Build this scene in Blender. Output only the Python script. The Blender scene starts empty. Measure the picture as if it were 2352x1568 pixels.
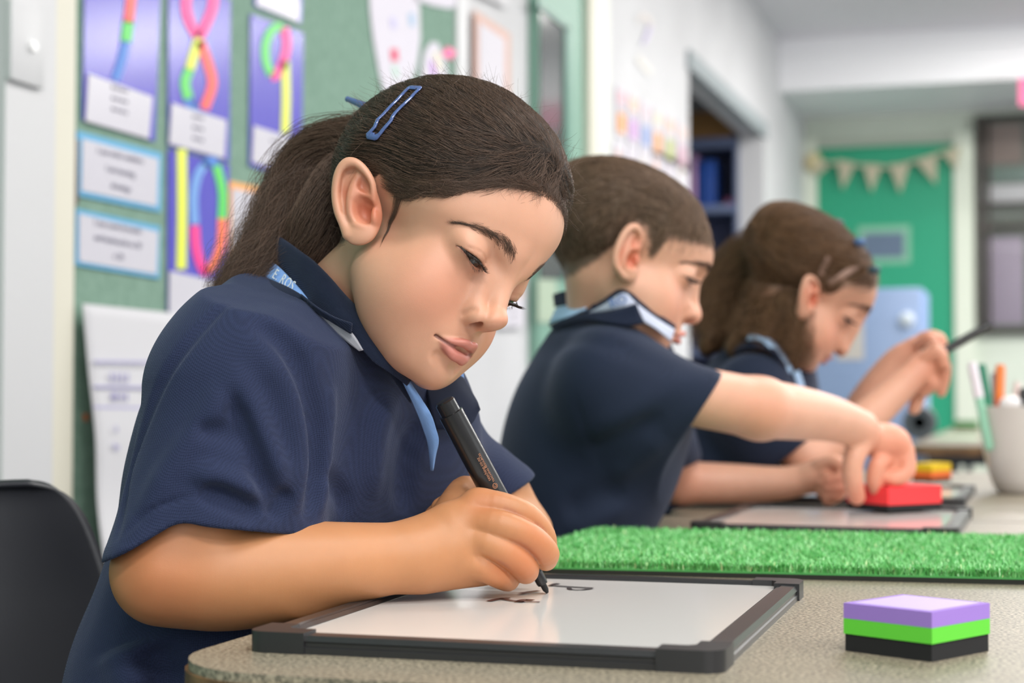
import bpy, bmesh, math, random
import numpy as np
from mathutils import Vector, Matrix
import openvdb as vdb
random.seed(7); RNG = np.random.default_rng(7)
S = bpy.context.scene
COL = S.collection

# ---------------------------------------------------------------- camera
F_PX, IMG_W, IMG_H = 3860.0, 2352, 1568
CAM_Z, YAW = 0.747, math.radians(17.6)
PITCH = math.atan((905 - 784) / F_PX)
_cy, _sy = math.cos(YAW), math.sin(YAW)
RIGHT = np.array([_cy, _sy, 0.0]); _fh = np.array([-_sy, _cy, 0.0])
FWD = _fh * math.cos(PITCH) + np.array([0, 0, math.sin(PITCH)])
UP = np.cross(RIGHT, FWD)
VIEW = np.stack([RIGHT, FWD, UP], 1)
CAM = np.array([0, 0, CAM_Z])
def V(px, py, d):
    """world point seen at photo pixel px,py at distance d along the view axis"""
    return CAM + (FWD + RIGHT * (px - IMG_W / 2) / F_PX - UP * (py - IMG_H / 2) / F_PX) * d
def _ray(px, py): return FWD + RIGHT * (px - IMG_W / 2) / F_PX - UP * (py - IMG_H / 2) / F_PX
def onz(px, py, z): r = _ray(px, py); return CAM + r * ((z - CAM_Z) / r[2])
def onx(px, py, x): r = _ray(px, py); return CAM + r * (x / r[0])
def ony(px, py, y): r = _ray(px, py); return CAM + r * (y / r[1])

cd = bpy.data.cameras.new('camera'); cam = bpy.data.objects.new('camera', cd); COL.objects.link(cam)
cd.sensor_width = 36; cd.lens = F_PX / IMG_W * 36
cam.matrix_world = Matrix(((RIGHT[0], UP[0], -FWD[0], 0), (RIGHT[1], UP[1], -FWD[1], 0), (RIGHT[2], UP[2], -FWD[2], CAM_Z), (0, 0, 0, 1)))
cd.clip_start = .05; cd.clip_end = 60
cd.dof.use_dof = True; cd.dof.focus_distance = 1.12; cd.dof.aperture_fstop = 6.0
S.camera = cam

# ---------------------------------------------------------------- light
S.view_settings.view_transform = 'Standard'; S.view_settings.look = 'None'
S.view_settings.gamma = 1; S.view_settings.exposure = 0.22; S.view_settings.use_curve_mapping = False
S.cycles.max_bounces = 6; S.cycles.diffuse_bounces = 4; S.cycles.glossy_bounces = 3
S.cycles.sample_clamp_indirect = 6
W = bpy.data.worlds.new('world'); S.world = W; W.use_nodes = True
W.node_tree.nodes['Background'].inputs[0].default_value = (.86, .93, 1, 1)
W.node_tree.nodes['Background'].inputs[1].default_value = 1.0
def area(name, loc, rot, sx, sy, power, color=(1, 1, 1)):
    l = bpy.data.lights.new(name, 'AREA'); l.shape = 'RECTANGLE'; l.size = sx; l.size_y = sy
    l.energy = power; l.color = color
    o = bpy.data.objects.new(name, l); COL.objects.link(o); o.location = loc; o.rotation_euler = rot
    return o

# daylight from unseen windows behind and right of the camera, ceiling panels, added fills
area('window_light_near', (1.6, -2.3, 1.75), (math.radians(78), 0, math.radians(8)), 3.6, 1.5, 28, (1, .985, .96))
area('window_light_right', (4.4, 3.2, 1.7), (math.radians(90), 0, math.radians(90)), 5.5, 1.4, 26, (.93, .97, 1))
for x, y, e in ((.6, -1.1, 52), (2.4, -1.1, 52), (.6, .6, 26), (2.6, .6, 30), (.6, 3.2, 34), (2.6, 3.2, 40), (.5, 6.0, 48), (2.4, 6.0, 52), (.3, 8.4, 62), (2.2, 8.4, 62)):  # first pair is an added softbox fill behind the camera, the rest ceiling panels
    area('ceiling_panel_and_fill_light', (x, y, 2.785), (0, 0, 0), 1.15, .28, e, (1, .975, .94))
area('fill_light_right_far', (4.4, 6.4, 1.5), (math.radians(100), 0, math.radians(52)), 2.4, 1.5, 90, (.95, .98, 1))  # added fill lamp that brightens the ceiling and bulkhead at the back
area('ceiling_glow_back', (1.2, 10.2, 2.3), (0, 0, 0), 2.0, .3, 10, (1, .97, .93))
W.node_tree.nodes['Background'].inputs[1].default_value = 0.12
# ---------------------------------------------------------------- helpers: materials
def mat(name, color=(.8, .8, .8), rough=.5, **kw):
    m = bpy.data.materials.new(name); m.use_nodes = True
    b = m.node_tree.nodes['Principled BSDF']
    b.inputs['Base Color'].default_value = (*color, 1); b.inputs['Roughness'].default_value = rough
    for k, v in kw.items():
        b.inputs[k.replace('_', ' ')].default_value = v
    return m
def nd(m, t, **kw):
    n = m.node_tree.nodes.new(t)
    for k, v in kw.items():
        if k in n.inputs: n.inputs[k].default_value = v
        else: setattr(n, k, v)
    return n
def lk(m, a, b): m.node_tree.links.new(a, b)
def bsdf(m): return m.node_tree.nodes['Principled BSDF']
def add_bump(m, height_socket, strength=.3, dist=.001):
    b = nd(m, 'ShaderNodeBump'); b.inputs['Strength'].default_value = strength; b.inputs['Distance'].default_value = dist
    lk(m, height_socket, b.inputs['Height']); lk(m, b.outputs[0], bsdf(m).inputs['Normal']); return b
def noise_color(m, c1, c2, scale, detail=3, lo=.35, hi=.65, coord='Object'):
    tc = nd(m, 'ShaderNodeTexCoord'); n = nd(m, 'ShaderNodeTexNoise'); n.inputs['Scale'].default_value = scale; n.inputs['Detail'].default_value = detail
    lk(m, tc.outputs[coord], n.inputs['Vector'])
    r = nd(m, 'ShaderNodeValToRGB'); r.color_ramp.elements[0].position = lo; r.color_ramp.elements[1].position = hi
    r.color_ramp.elements[0].color = (*c1, 1); r.color_ramp.elements[1].color = (*c2, 1)
    lk(m, n.outputs['Fac'], r.inputs[0]); lk(m, r.outputs[0], bsdf(m).inputs['Base Color']); return n
def srgb(h):
    if isinstance(h, str): h = [int(h[i:i + 2], 16) for i in (0, 2, 4)]
    return tuple((c / 255 / 12.92 if c / 255 <= .04045 else ((c / 255 + .055) / 1.055) ** 2.4) for c in h)

# ---------------------------------------------------------------- helpers: objects
def tag(o, label=None, cat=None, group=None, kind=None):
    if label: o['label'] = label
    if cat: o['category'] = cat
    if group: o['group'] = group
    if kind: o['kind'] = kind
    return o
def empty(name, loc=(0, 0, 0), rz=0, **kw):
    o = bpy.data.objects.new(name, None); COL.objects.link(o); o.location = loc; o.rotation_euler = (0, 0, rz)
    o.empty_display_size = .05
    if kw: tag(o, **kw)
    return o
def link(o, parent=None):
    COL.objects.link(o)
    if parent is not None: o.parent = parent
    return o
def wmat(o):
    m = Matrix.LocRotScale(o.location, o.rotation_euler, o.scale)
    return m if o.parent is None else wmat(o.parent) @ o.matrix_parent_inverse @ m
def winv(parent): return Matrix.Identity(4) if parent is None else wmat(parent).inverted()
def mesh_np(name, v, f, m, parent=None, smooth=True, world=True, colors=None):
    """v (n,3); f (k,3|4) array or list; v in world space (moved into the parent's space)"""
    v = np.asarray(v, dtype=np.float64)
    if world and parent is not None:
        M = np.array(winv(parent)); v = v @ M[:3, :3].T + M[:3, 3]
    me = bpy.data.meshes.new(name); me.from_pydata(v.tolist(), [], [list(map(int, q)) for q in f]) if not isinstance(f, np.ndarray) else _fast(me, v, f)
    if smooth: me.polygons.foreach_set('use_smooth', [True] * len(me.polygons))
    if colors is not None:
        a = me.color_attributes.new('Col', 'FLOAT_COLOR', 'POINT')
        c = np.ones((len(v), 4), np.float32); c[:, :colors.shape[1]] = colors; a.data.foreach_set('color', c.ravel())
    for mm in (m if isinstance(m, (list, tuple)) else [m]): me.materials.append(mm)
    me.validate(); me.update()
    return link(bpy.data.objects.new(name, me), parent)
def _fast(me, v, f):
    n, k = f.shape
    me.vertices.add(len(v)); me.vertices.foreach_set('co', v.astype(np.float32).ravel())
    me.loops.add(n * k); me.loops.foreach_set('vertex_index', f.astype(np.int32).ravel())
    me.polygons.add(n); me.polygons.foreach_set('loop_start', np.arange(0, n * k, k, dtype=np.int32))
    me.update(calc_edges=True)
def obj_bm(name, bm, m, parent=None, smooth=False, bevel=0, seg=2, angle=None):
    if bevel:
        bmesh.ops.bevel(bm, geom=[e for e in bm.edges if len(e.link_faces) == 2 and e.calc_face_angle(0) > .6], offset=bevel, segments=seg, affect='EDGES', profile=.5)
    bmesh.ops.recalc_face_normals(bm, faces=bm.faces)
    me = bpy.data.meshes.new(name); bm.to_mesh(me); bm.free()
    for mm in (m if isinstance(m, (list, tuple)) else [m]): me.materials.append(mm)
    if smooth or bevel:
        me.polygons.foreach_set('use_smooth', [True] * len(me.polygons))
        me.set_sharp_from_angle(angle=angle or .7)
    return link(bpy.data.objects.new(name, me), parent)
def bm_box(bm, lo, hi, M=None):
    r = bmesh.ops.create_cube(bm, size=1)
    lo, hi = Vector(lo), Vector(hi)
    T = Matrix.Translation((lo + hi) / 2) @ Matrix.Diagonal((*(hi - lo), 1))
    if M is not None: T = M @ T
    bmesh.ops.transform(bm, matrix=T, verts=r['verts']); return r['verts']
def box(name, lo, hi, m, parent=None, bevel=0, seg=2, M=None):
    bm = bmesh.new(); bm_box(bm, lo, hi, M); return obj_bm(name, bm, m, parent, bevel=bevel, seg=seg)
def bm_cyl(bm, a, b, ra, rb=None, n=16, caps=True):
    a, b = Vector(a), Vector(b); d = b - a; rb = ra if rb is None else rb
    q = d.to_track_quat('Z', 'Y').to_matrix().to_4x4()
    r = bmesh.ops.create_cone(bm, cap_ends=caps, segments=n, radius1=ra, radius2=rb, depth=d.length)
    bmesh.ops.transform(bm, matrix=Matrix.Translation((a + b) / 2) @ q, verts=r['verts']); return r['verts']
def bm_lathe(bm, prof, n=32, M=None):
    """prof list of (r,z)"""
    rings = []
    for r, z in prof:
        rings.append([bm.verts.new((r * math.cos(2 * math.pi * i / n), r * math.sin(2 * math.pi * i / n), z)) for i in range(n)])
    for A, B in zip(rings, rings[1:]):
        for i in range(n): bm.faces.new((A[i], A[(i + 1) % n], B[(i + 1) % n], B[i]))
    if prof[0][0] > 1e-6: bm.faces.new(rings[0][::-1])
    if prof[-1][0] > 1e-6: bm.faces.new(rings[-1])
    vs = [v for R in rings for v in R]
    if M is not None: bmesh.ops.transform(bm, matrix=M, verts=vs)
    return vs
def axis_M(a, b, up=(0, 0, 1)):
    """matrix whose Z runs a->b, origin a"""
    a, b = Vector(a), Vector(b); z = (b - a).normalized(); x = Vector(up).cross(z)
    if x.length < 1e-4: x = Vector((1, 0, 0)).cross(z)
    x.normalize(); y = z.cross(x)
    return Matrix(((x[0], y[0], z[0], a[0]), (x[1], y[1], z[1], a[1]), (x[2], y[2], z[2], a[2]), (0, 0, 0, 1)))
def curves(name, P, r0, r1, m, parent=None):
    """P (n,k,3) world points; hair strands tapering from r0 to r1"""
    P = np.asarray(P, np.float64); n, k, _ = P.shape
    if parent is not None:
        M = np.array(winv(parent)); P = P @ M[:3, :3].T + M[:3, 3]
    c = bpy.data.hair_curves.new(name); c.add_curves([k] * n)
    c.attributes['position'].data.foreach_set('vector', P.astype(np.float32).ravel()) if 'position' in c.attributes else c.points.foreach_set('position', P.astype(np.float32).ravel())
    ra = c.attributes.get('radius') or c.attributes.new('radius', 'FLOAT', 'POINT')
    t = np.linspace(0, 1, k); rr = np.tile(r0 + (r1 - r0) * t ** 1.5, (n, 1)); ra.data.foreach_set('value', rr.astype(np.float32).ravel())
    c.materials.append(m)
    return link(bpy.data.objects.new(name, c), parent)

# ---------------------------------------------------------------- helpers: implicit surfaces (numpy signed distance)
def nrm(v): v = np.asarray(v, float); return v / np.linalg.norm(v)
def smin(a, b, k):
    h = np.clip(.5 + .5 * (b - a) / k, 0, 1); return b + (a - b) * h - k * h * (1 - h)
def smax(a, b, k): return -smin(-a, -b, k)
def sph(P, c, r): return np.sqrt(((P - np.asarray(c, np.float32)) ** 2).sum(1)) - r
def ell(P, c, r, R=None):
    q = P - np.asarray(c, np.float32)
    if R is not None: q = q @ np.asarray(R, np.float32)   # columns = local axes
    r = np.asarray(r, np.float32); k0 = np.sqrt(((q / r) ** 2).sum(1)); k1 = np.sqrt(((q / (r * r)) ** 2).sum(1))
    return k0 * (k0 - 1) / np.maximum(k1, 1e-9)
def cone(P, a, b, ra, rb):
    """capsule with linearly varying radius"""
    a = np.asarray(a, np.float32); b = np.asarray(b, np.float32); d = b - a
    t = np.clip(((P - a) @ d) / max(float(d @ d), 1e-12), 0, 1)
    return np.sqrt(((P - a - t[:, None] * d) ** 2).sum(1)) - (ra + (rb - ra) * t)
def chain(P, pts, rs, k=0):
    d = None
    for i in range(len(pts) - 1):
        e = cone(P, pts[i], pts[i + 1], rs[i], rs[i + 1])
        d = e if d is None else (np.minimum(d, e) if k == 0 else smin(d, e, k))
    return d
def near(P, c, r):
    return np.nonzero(((P - np.asarray(c, np.float32)) ** 2).sum(1) < r * r)[0]
def local(d, P, c, R, fn, op):
    """d = op(d, fn(P)) only within R of c"""
    i = near(P, c, R)
    if len(i): d[i] = op(d[i], fn(P[i]))
    return d
def polygonize(f, lo, hi, h, band=2.2, project=2):
    lo = np.asarray(lo, float); hi = np.asarray(hi, float); c = 4
    n = (np.ceil((hi - lo) / (h * c)).astype(int) + 1)
    ax = [lo[i] + np.arange(n[i]) * h * c for i in range(3)]
    G = np.stack(np.meshgrid(*ax, indexing='ij'), -1).reshape(-1, 3).astype(np.float32)
    D = np.concatenate([f(g) for g in np.array_split(G, max(1, len(G) // 300000))]).reshape(n)
    fine = np.repeat(np.repeat(np.repeat(D, c, 0), c, 1), c, 2).astype(np.float32)
    idx = np.nonzero(np.abs(fine.ravel()) < h * c * band)[0]
    nn = fine.shape
    fr = fine.ravel()
    off = (0.0)
    for ch in np.array_split(idx, max(1, len(idx) // 300000)):
        i, j, k = np.unravel_index(ch, nn)
        P = np.stack([lo[0] + i * h, lo[1] + j * h, lo[2] + k * h], -1).astype(np.float32)
        fr[ch] = f(P)
    fine = fr.reshape(nn)
    g = vdb.FloatGrid(); g.background = float(h * 50)
    g.copyFromArray(fine / h)
    v, q = g.convertToQuads(0.0)
    v = np.asarray(v, np.float64) * h + lo; q = np.asarray(q, np.int64)
    del g, fine, fr
    v, q = newton(f, v, q, h, project)
    return v, q
def grad(f, v, e):
    v = v.astype(np.float32)
    g = np.stack([f(v + np.float32([e, 0, 0])) - f(v - np.float32([e, 0, 0])), f(v + np.float32([0, e, 0])) - f(v - np.float32([0, e, 0])),
                  f(v + np.float32([0, 0, e])) - f(v - np.float32([0, 0, e]))], 1) / (2 * e)
    return g
def newton(f, v, q, h, it):
    for _ in range(it):
        g = grad(f, v, h * .4); d = f(v.astype(np.float32)); g2 = (g ** 2).sum(1)
        s = np.clip(d / np.maximum(g2, .05), -h * .6, h * .6); v = v - g * s[:, None]
    # orientation
    k = q[:: max(1, len(q) // 500)]
    n = np.cross(v[k[:, 1]] - v[k[:, 0]], v[k[:, 2]] - v[k[:, 0]]); g = grad(f, v[k[:, 0]], h * .5)
    if (n * g).sum() < 0: q = q[:, ::-1]
    return v, np.ascontiguousarray(q)
def quad_subdiv(v, q, sel):
    pass
def fbm(P, s, seed=0):
    """cheap smooth pseudo-noise in [-1,1]"""
    P = np.asarray(P, np.float64) * s; r = np.random.default_rng(seed); o = 0
    for a in range(5):
        k = r.normal(size=3); k = k / np.linalg.norm(k) * (1 + a * .55); o = o + np.sin(P @ k + r.uniform(0, 6.28) + 1.3 * np.sin(P @ np.roll(k, 1) * .8 + a)) / (1 + a * .4)
    return o / 2.6
def smooth_pts(pts, rs, m=4):
    """Catmull-Rom resampling of a polyline and its radii"""
    A = np.column_stack([np.array(pts, float), rs]); A = np.vstack([2 * A[0] - A[1], A, 2 * A[-1] - A[-2]]); o = []
    for i in range(1, len(A) - 2):
        for t in np.arange(m) / m:
            p0, p1, p2, p3 = A[i - 1:i + 3]
            o.append(.5 * (2 * p1 + (p2 - p0) * t + (2 * p0 - 5 * p1 + 4 * p2 - p3) * t * t + (3 * p1 - p0 - 3 * p2 + p3) * t ** 3))
    o.append(A[-2]); o = np.array(o); return o[:, :3], np.maximum(o[:, 3], 1e-4)
def tube(P, pts, rs, m=3):
    p, r = smooth_pts(pts, rs, m); return chain(P, p, r)
# ---------------------------------------------------------------- heads (local mm: x forward, y left, z up, origin between the ears)
def rotm(rx, ry, rz):
    cx, sx, cy, sy, cz, sz = math.cos(rx), math.sin(rx), math.cos(ry), math.sin(ry), math.cos(rz), math.sin(rz)
    return np.array([[cz, -sz, 0], [sz, cz, 0], [0, 0, 1]]) @ np.array([[cy, 0, sy], [0, 1, 0], [-sy, 0, cy]]) @ np.array([[1, 0, 0], [0, cx, -sx], [0, sx, cx]])
EYE = np.array([67.5, 30.0, 13.0]); ER = 12.0
class Head:
    def __init__(s, deg, T, scale=1.0, marks=None, obs=None, sig=26.0, eu=-15, el=-38, squash=1.0):
        s.sq = squash
        s.R = VIEW @ rotm(*[math.radians(a) for a in deg]); s.T = CAM + VIEW @ np.array(T); s.k = scale / 1000.0
        s.eu, s.el = eu, el; s.warp_c = None
        if marks:
            A = np.array([marks[i] for i in obs], float); O = np.array([obs[i] for i in obs], float)
            X = s.raw(A); d = X - CAM; z = d @ FWD
            px = np.stack([IMG_W / 2 + F_PX * (d @ RIGHT) / z, IMG_H / 2 - F_PX * (d @ UP) / z], 1); r = O - px
            dw = RIGHT[None] * (r[:, :1] * z[:, None] / F_PX) - UP[None] * (r[:, 1:] * z[:, None] / F_PX)
            dl = dw @ s.R / s.k
            K = np.exp(-((A[:, None] - A[None]) ** 2).sum(-1) / (2 * sig * sig)) + np.eye(len(A)) * .08
            s.warp_w = np.linalg.solve(K, dl); s.warp_c = A; s.sig = sig
    def raw(s, P): return (np.asarray(P, float) * s.k) @ s.R.T + s.T
    def warp(s, P):
        P = np.asarray(P, float)
        if s.sq != 1.0:
            P = P.copy(); z = P[..., 2]; t = np.maximum(z - 34, 0); P[..., 2] = z - t * (1 - s.sq) * (t / (t + 18))
        if s.warp_c is None: return P
        o = P.copy()
        for c, w in zip(s.warp_c, s.warp_w): o = o + np.exp(-((P - c) ** 2).sum(-1) / (2 * s.sig ** 2))[..., None] * w
        return o
    def W(s, P):
        P = np.asarray(P, float); sh = P.shape; return s.raw(s.warp(P.reshape(-1, 3))).reshape(sh)
    def L(s, X): return (np.asarray(X, float) - s.T) @ s.R / s.k

def skull(P):
    Q = P.copy(); Q[:, 1] = np.abs(Q[:, 1])
    d = ell(Q, (-7, 0, 49), (87, 69, 72))
    d = smin(d, ell(Q, (28, 0, 40), (58, 57, 54)), 12)          # forehead
    return d
NECK_A = (-12, 0, -12)
def head_core(P, hd, neck_b):
    """face, skull and neck; neck_b = base of the neck in local mm"""
    Q = P.copy(); Q[:, 1] = np.abs(Q[:, 1])
    d = skull(P)
    d = smin(d, cone(P, NECK_A, neck_b, 39, 41), 20)
    d = smin(d, ell(Q, (34, 0, -10), (45, 50, 60)), 14)         # face mass
    d = smin(d, ell(Q, (44, 27, -24), (30, 29, 32)), 16)         # full child's cheek
    d = smin(d, cone(Q, (12, 36, -32), (56, 14, -58), 15, 16), 28)    # jaw
    d = smin(d, sph(Q, (70, 0, -57), 17), 12)               # chin
    d = smin(d, ell(Q, (67, 0, -36), (22, 24, 24)), 12)      # muzzle
    d = smin(d, cone(Q, (77, 8, 29), (66, 26, 31), 8, 6), 12)     # brow ridge
    f = d
    # eye socket
    f = local(f, Q, EYE + [14, 2, 0], 34, lambda p: ell(p, EYE + np.array([17, 1, -1]), (9.5, 17, 10)), lambda a, b: smax(a, -b, 12))
    # lids
    def lids(p):
        q = p - EYE.astype(np.float32); r = np.sqrt((q ** 2).sum(1)); t = np.clip((p[:, 1] - 30.0) / 14.0, -1, 1)
        elev = np.degrees(np.arctan2(q[:, 2], np.maximum(np.hypot(q[:, 0], q[:, 1] * .6), 1e-3)))
        e0 = hd.el * .55 + hd.eu * .45 - 1 + 3.0 * (t > 0) * t
        up = e0 + (hd.eu - e0) * (1 - t * t); lo = e0 + (hd.el - e0) * (1 - t * t)
        a = smax(r - 13.2, (up - elev) * .23, 1.0); b = smax(r - 13.0, (elev - lo) * .23, 1.0)
        return np.minimum(a, b)
    f = local(f, Q, EYE, 24, lids, lambda a, b: smin(a, b, 7.5))
    # cut the eye slit back to the eyeball so that it shows
    def slit(p):
        q = p - EYE.astype(np.float32); t = (p[:, 1] - 30.0) / 13.2
        elev = np.degrees(np.arctan2(q[:, 2], np.maximum(np.hypot(q[:, 0], q[:, 1] * .6), 1e-3)))
        tt = np.clip(t, -1, 1)
        e0 = hd.el * .55 + hd.eu * .45 - 1 + 3.0 * (tt > 0) * tt; up = e0 + (hd.eu - e0) * (1 - tt * tt); lo = e0 + (hd.el - e0) * (1 - tt * tt)
        m = np.maximum((elev - up) * .23, (lo - elev) * .23); r = np.sqrt((q ** 2).sum(1))
        m = np.maximum(m, (np.abs(t) - 1) * 13); m = np.maximum(m, 9 - q[:, 0] - 4.0)
        return np.maximum(m, 11.2 - r)
    f = local(f, Q, EYE, 20, slit, lambda a, b: smax(a, -b, .8))
    # crease of the upper lid
    cr = [EYE + 14.2 * np.array([math.cos(math.radians(e)) * math.cos(math.radians(a)), math.sin(math.radians(a)), math.sin(math.radians(e)) * math.cos(math.radians(a))])
          for a, e in ((-48, hd.eu + 8), (-25, hd.eu + 19), (0, hd.eu + 23), (28, hd.eu + 19), (55, hd.eu + 6))]
    f = local(f, Q, EYE, 24, lambda p: chain(p, cr, [.5, .8, .9, .8, .5]), lambda a, b: smax(a, -b, 1.2))
    # nose
    nz = lambda p: smin(smin(smin(cone(p, (80, 0, 20), (93.5, 0, -6), 7, 8), ell(p, (96.8, 0, -12.0), (10, 11.2, 9.8)), 5),
                             ell(p, (88, 11.0, -14.0), (9, 7.2, 7.2)), 3.2), ell(p, (91, 0, -19), (8, 4.2, 4.5)), 3)
    f = local(f, Q, (80, 10, -4), 40, lambda p: cone(p, (76, 9, 8), (80, 12, -10), 8, 8), lambda a, b: smin(a, b, 8))
    f = local(f, Q, (88, 0, 0), 52, nz, lambda a, b: smin(a, b, 8))
    f = local(f, Q, (84, 16, -14), 14, lambda p: chain(p, [(90, 19.2, -11), (86, 20.2, -14), (83, 20.0, -18)], [.3, .6, .4]), lambda a, b: smax(a, -b, 3.5))
    f = local(f, Q, (94, 6, -21), 12, lambda p: ell(p, (91.5, 9.8, -19.2), (5.8, 3.9, 5.2), ), lambda a, b: smax(a, -b, 1.8))
    # mouth
    f = local(f, Q, (94, 0, -29), 12, lambda p: cone(p, (99, 0, -24), (96.5, 0, -32), 1.8, 2.4), lambda a, b: smax(a, -b, 3))
    up = [(80, 19, -40.2), (86.8, 13, -38.6), (92.4, 6, -36.2), (94.0, 0, -37.0)]; lo = [(80, 18.5, -41.8), (86.4, 12.5, -44.4), (91.2, 6, -46.6), (92.2, 0, -46.8)]
    f = local(f, Q, (86, 6, -38), 30, lambda p: tube(p, up, [1.2, 2.7, 3.4, 3.0], 4), lambda a, b: smin(a, b, 3))
    f = local(f, Q, (86, 6, -42), 30, lambda p: tube(p, lo, [1.2, 2.9, 3.9, 4.1], 4), lambda a, b: smin(a, b, 3))
    f = local(f, Q, (86, 6, -40), 32, lambda p: chain(p, [(78, 23, -41.2), (89, 15, -41.2), (96, 6, -41.2), (98.5, 0, -41.8)], [1.0, .8, .8, .8]), lambda a, b: smax(a, -b, 1.2))
    f = local(f, Q, (78, 23, -41), 9, lambda p: sph(p, (83, 24.5, -42), 1.2), lambda a, b: smax(a, -b, 5))
    f = local(f, Q, (90, 0, -54), 24, lambda p: cone(p, (90.5, 0, -54), (84, 13, -53), 2.6, 1.5), lambda a, b: smax(a, -b, 7))
    # ear joins here: small bowl behind the jaw
    f = local(f, Q, (2, 66, 0), 9, lambda p: sph(p, (4, 72, -1), 5), lambda a, b: smax(a, -b, 3))
    return f
EAR_R = None
def ear_sdf(P):
    """ear in its own frame, mm: u forward, v up, w outward (right-hand side mirrored by caller)"""
    d = ell(P, (-9, 0, -1.5), (15.0, 27, 5.0))                               # plate
    d = smin(d, ell(P, (-5, -20, 0.5), (9.5, 11, 4.2)), 6)                        # lobe
    hx = [(-3, 1, 1), (1.0, 8, 2.0), (2, 18, 2.8), (-1.5, 24, 3.4), (-7.5, 27, 3.8), (-14, 26, 4.2), (-19.5, 21, 4.4), (-23, 14, 4.4), (-24.5, 6, 4.2), (-24, -2, 3.8), (-21.5, -10, 3.2), (-17, -18, 2.4), (-12, -25, 1.2)]
    d = smin(d, tube(P, hx, [1.8, 2.4, 3.0, 3.3, 3.5, 3.6, 3.6, 3.5, 3.3, 3.1, 2.9, 2.7, 2.7]), 3)
    d = smax(d, -tube(P, [(-9, 21.5, 4.5), (-15, 19, 4.2), (-18.5, 12, 4.2), (-20, 4, 4.2), (-18.5, -6, 4.6)], [2.2, 2.6, 2.6, 2.2, 1.2]), 3)   # scapha
    d = smax(d, -ell(P, (-5.5, 15.5, 5.0), (5.5, 5.0, 4.6)), 3.2)      # fossa
    ah = [(-7, 21, 1.5), (-10.5, 15, 2.5), (-14, 7, 3.2), (-15.2, 0, 3.4), (-14, -8, 3.2), (-10, -14, 2.6)]
    d = smin(d, tube(P, ah, [1.4, 2.2, 2.9, 3.0, 2.8, 2.0]), 3)
    d = smin(d, tube(P, [(-2, 8.5, 1.8), (-8, 9, 2.2), (-13, 6, 2.6)], [1.6, 1.8, 2.0]), 3)
    d = smax(d, -smin(ell(P, (-5.5, -3.5, 5.5), (6.6, 9.5, 8.5)), ell(P, (-3.5, 3.5, 4.5), (4.5, 3.5, 5)), 2), 3)       # concha
    d = smin(d, ell(P, (1.4, -4.5, 1.5), (3.0, 6.0, 3.6)), 2.6)        # tragus
    d = smin(d, ell(P, (-7, -15.5, 1.8), (5.0, 3.0, 3.2)), 2.6)            # antitragus
    return d
def ear_frame(side=-1, yaw=24, at=(2, 66, 0), tilt=18):
    """columns u,v,w in head-local axes for the ear on side (-1 right)"""
    a = math.radians(yaw); t = math.radians(tilt)
    u = np.array([math.cos(a), math.sin(a) * side * -1, 0]); w = np.array([math.sin(a), math.cos(a) * side, 0]); w = np.array([math.sin(a), math.cos(a) * side, 0])
    u = np.array([math.cos(a), -math.sin(a) * side, 0]); v = np.array([0, 0, 1.0])
    u2 = u * math.cos(t) + v * math.sin(t); v2 = -u * math.sin(t) + v * math.cos(t)
    return np.stack([u2, v2, w], 1), np.array([at[0], at[1] * side, at[2]])
def head_sdf(P, hd, neck_b, ears):
    f = head_core(P, hd, neck_b)
    for R, o in ears:
        c = o + R @ np.array([-9, 0, 2])
        f = local(f, P, c, 46, lambda p: ear_sdf(((p - o.astype(np.float32)) @ R.astype(np.float32))), lambda a, b: smin(a, b, 2.2))
    return f
# ---------------------------------------------------------------- skin, hair and eye materials
def attr_color(m, name='Col'):
    a = nd(m, 'ShaderNodeAttribute'); a.attribute_name = name; return a
def skin_mat(name):
    m = mat(name, rough=.46); b = bsdf(m)
    a = attr_color(m)
    tc = nd(m, 'ShaderNodeTexCoord'); n = nd(m, 'ShaderNodeTexNoise'); n.inputs['Scale'].default_value = 55; n.inputs['Detail'].default_value = 4
    lk(m, tc.outputs['Object'], n.inputs['Vector'])
    r = nd(m, 'ShaderNodeMapRange'); r.inputs[3].default_value = .93; r.inputs[4].default_value = 1.07; lk(m, n.outputs['Fac'], r.inputs[0])
    mx = nd(m, 'ShaderNodeVectorMath'); mx.operation = 'SCALE'; lk(m, a.outputs['Color'], mx.inputs[0]); lk(m, r.outputs[0], mx.inputs['Scale'])
    lk(m, mx.outputs[0], b.inputs['Base Color'])
    b.inputs['Subsurface Weight'].default_value = .22; b.inputs['Subsurface Radius'].default_value = (1, .35, .18); b.inputs['Subsurface Scale'].default_value = .006
    b.inputs['Specular IOR Level'].default_value = .42
    v = nd(m, 'ShaderNodeTexVoronoi'); v.inputs['Scale'].default_value = 1500; lk(m, tc.outputs['Object'], v.inputs['Vector'])
    add_bump(m, v.outputs['Distance'], .12, .0002); return m
def hair_mat(name, c, rough=.42, spec=.35):
    m = mat(name, c, rough); b = bsdf(m); b.inputs['Specular IOR Level'].default_value = spec
    i = nd(m, 'ShaderNodeHairInfo'); r = nd(m, 'ShaderNodeValToRGB')
    r.color_ramp.elements[0].color = (*[x * .5 for x in c], 1); r.color_ramp.elements[1].color = (*[min(1, x * 1.8) for x in c], 1)
    lk(m, i.outputs['Random'], r.inputs[0]); lk(m, r.outputs[0], b.inputs['Base Color']); return m
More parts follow.
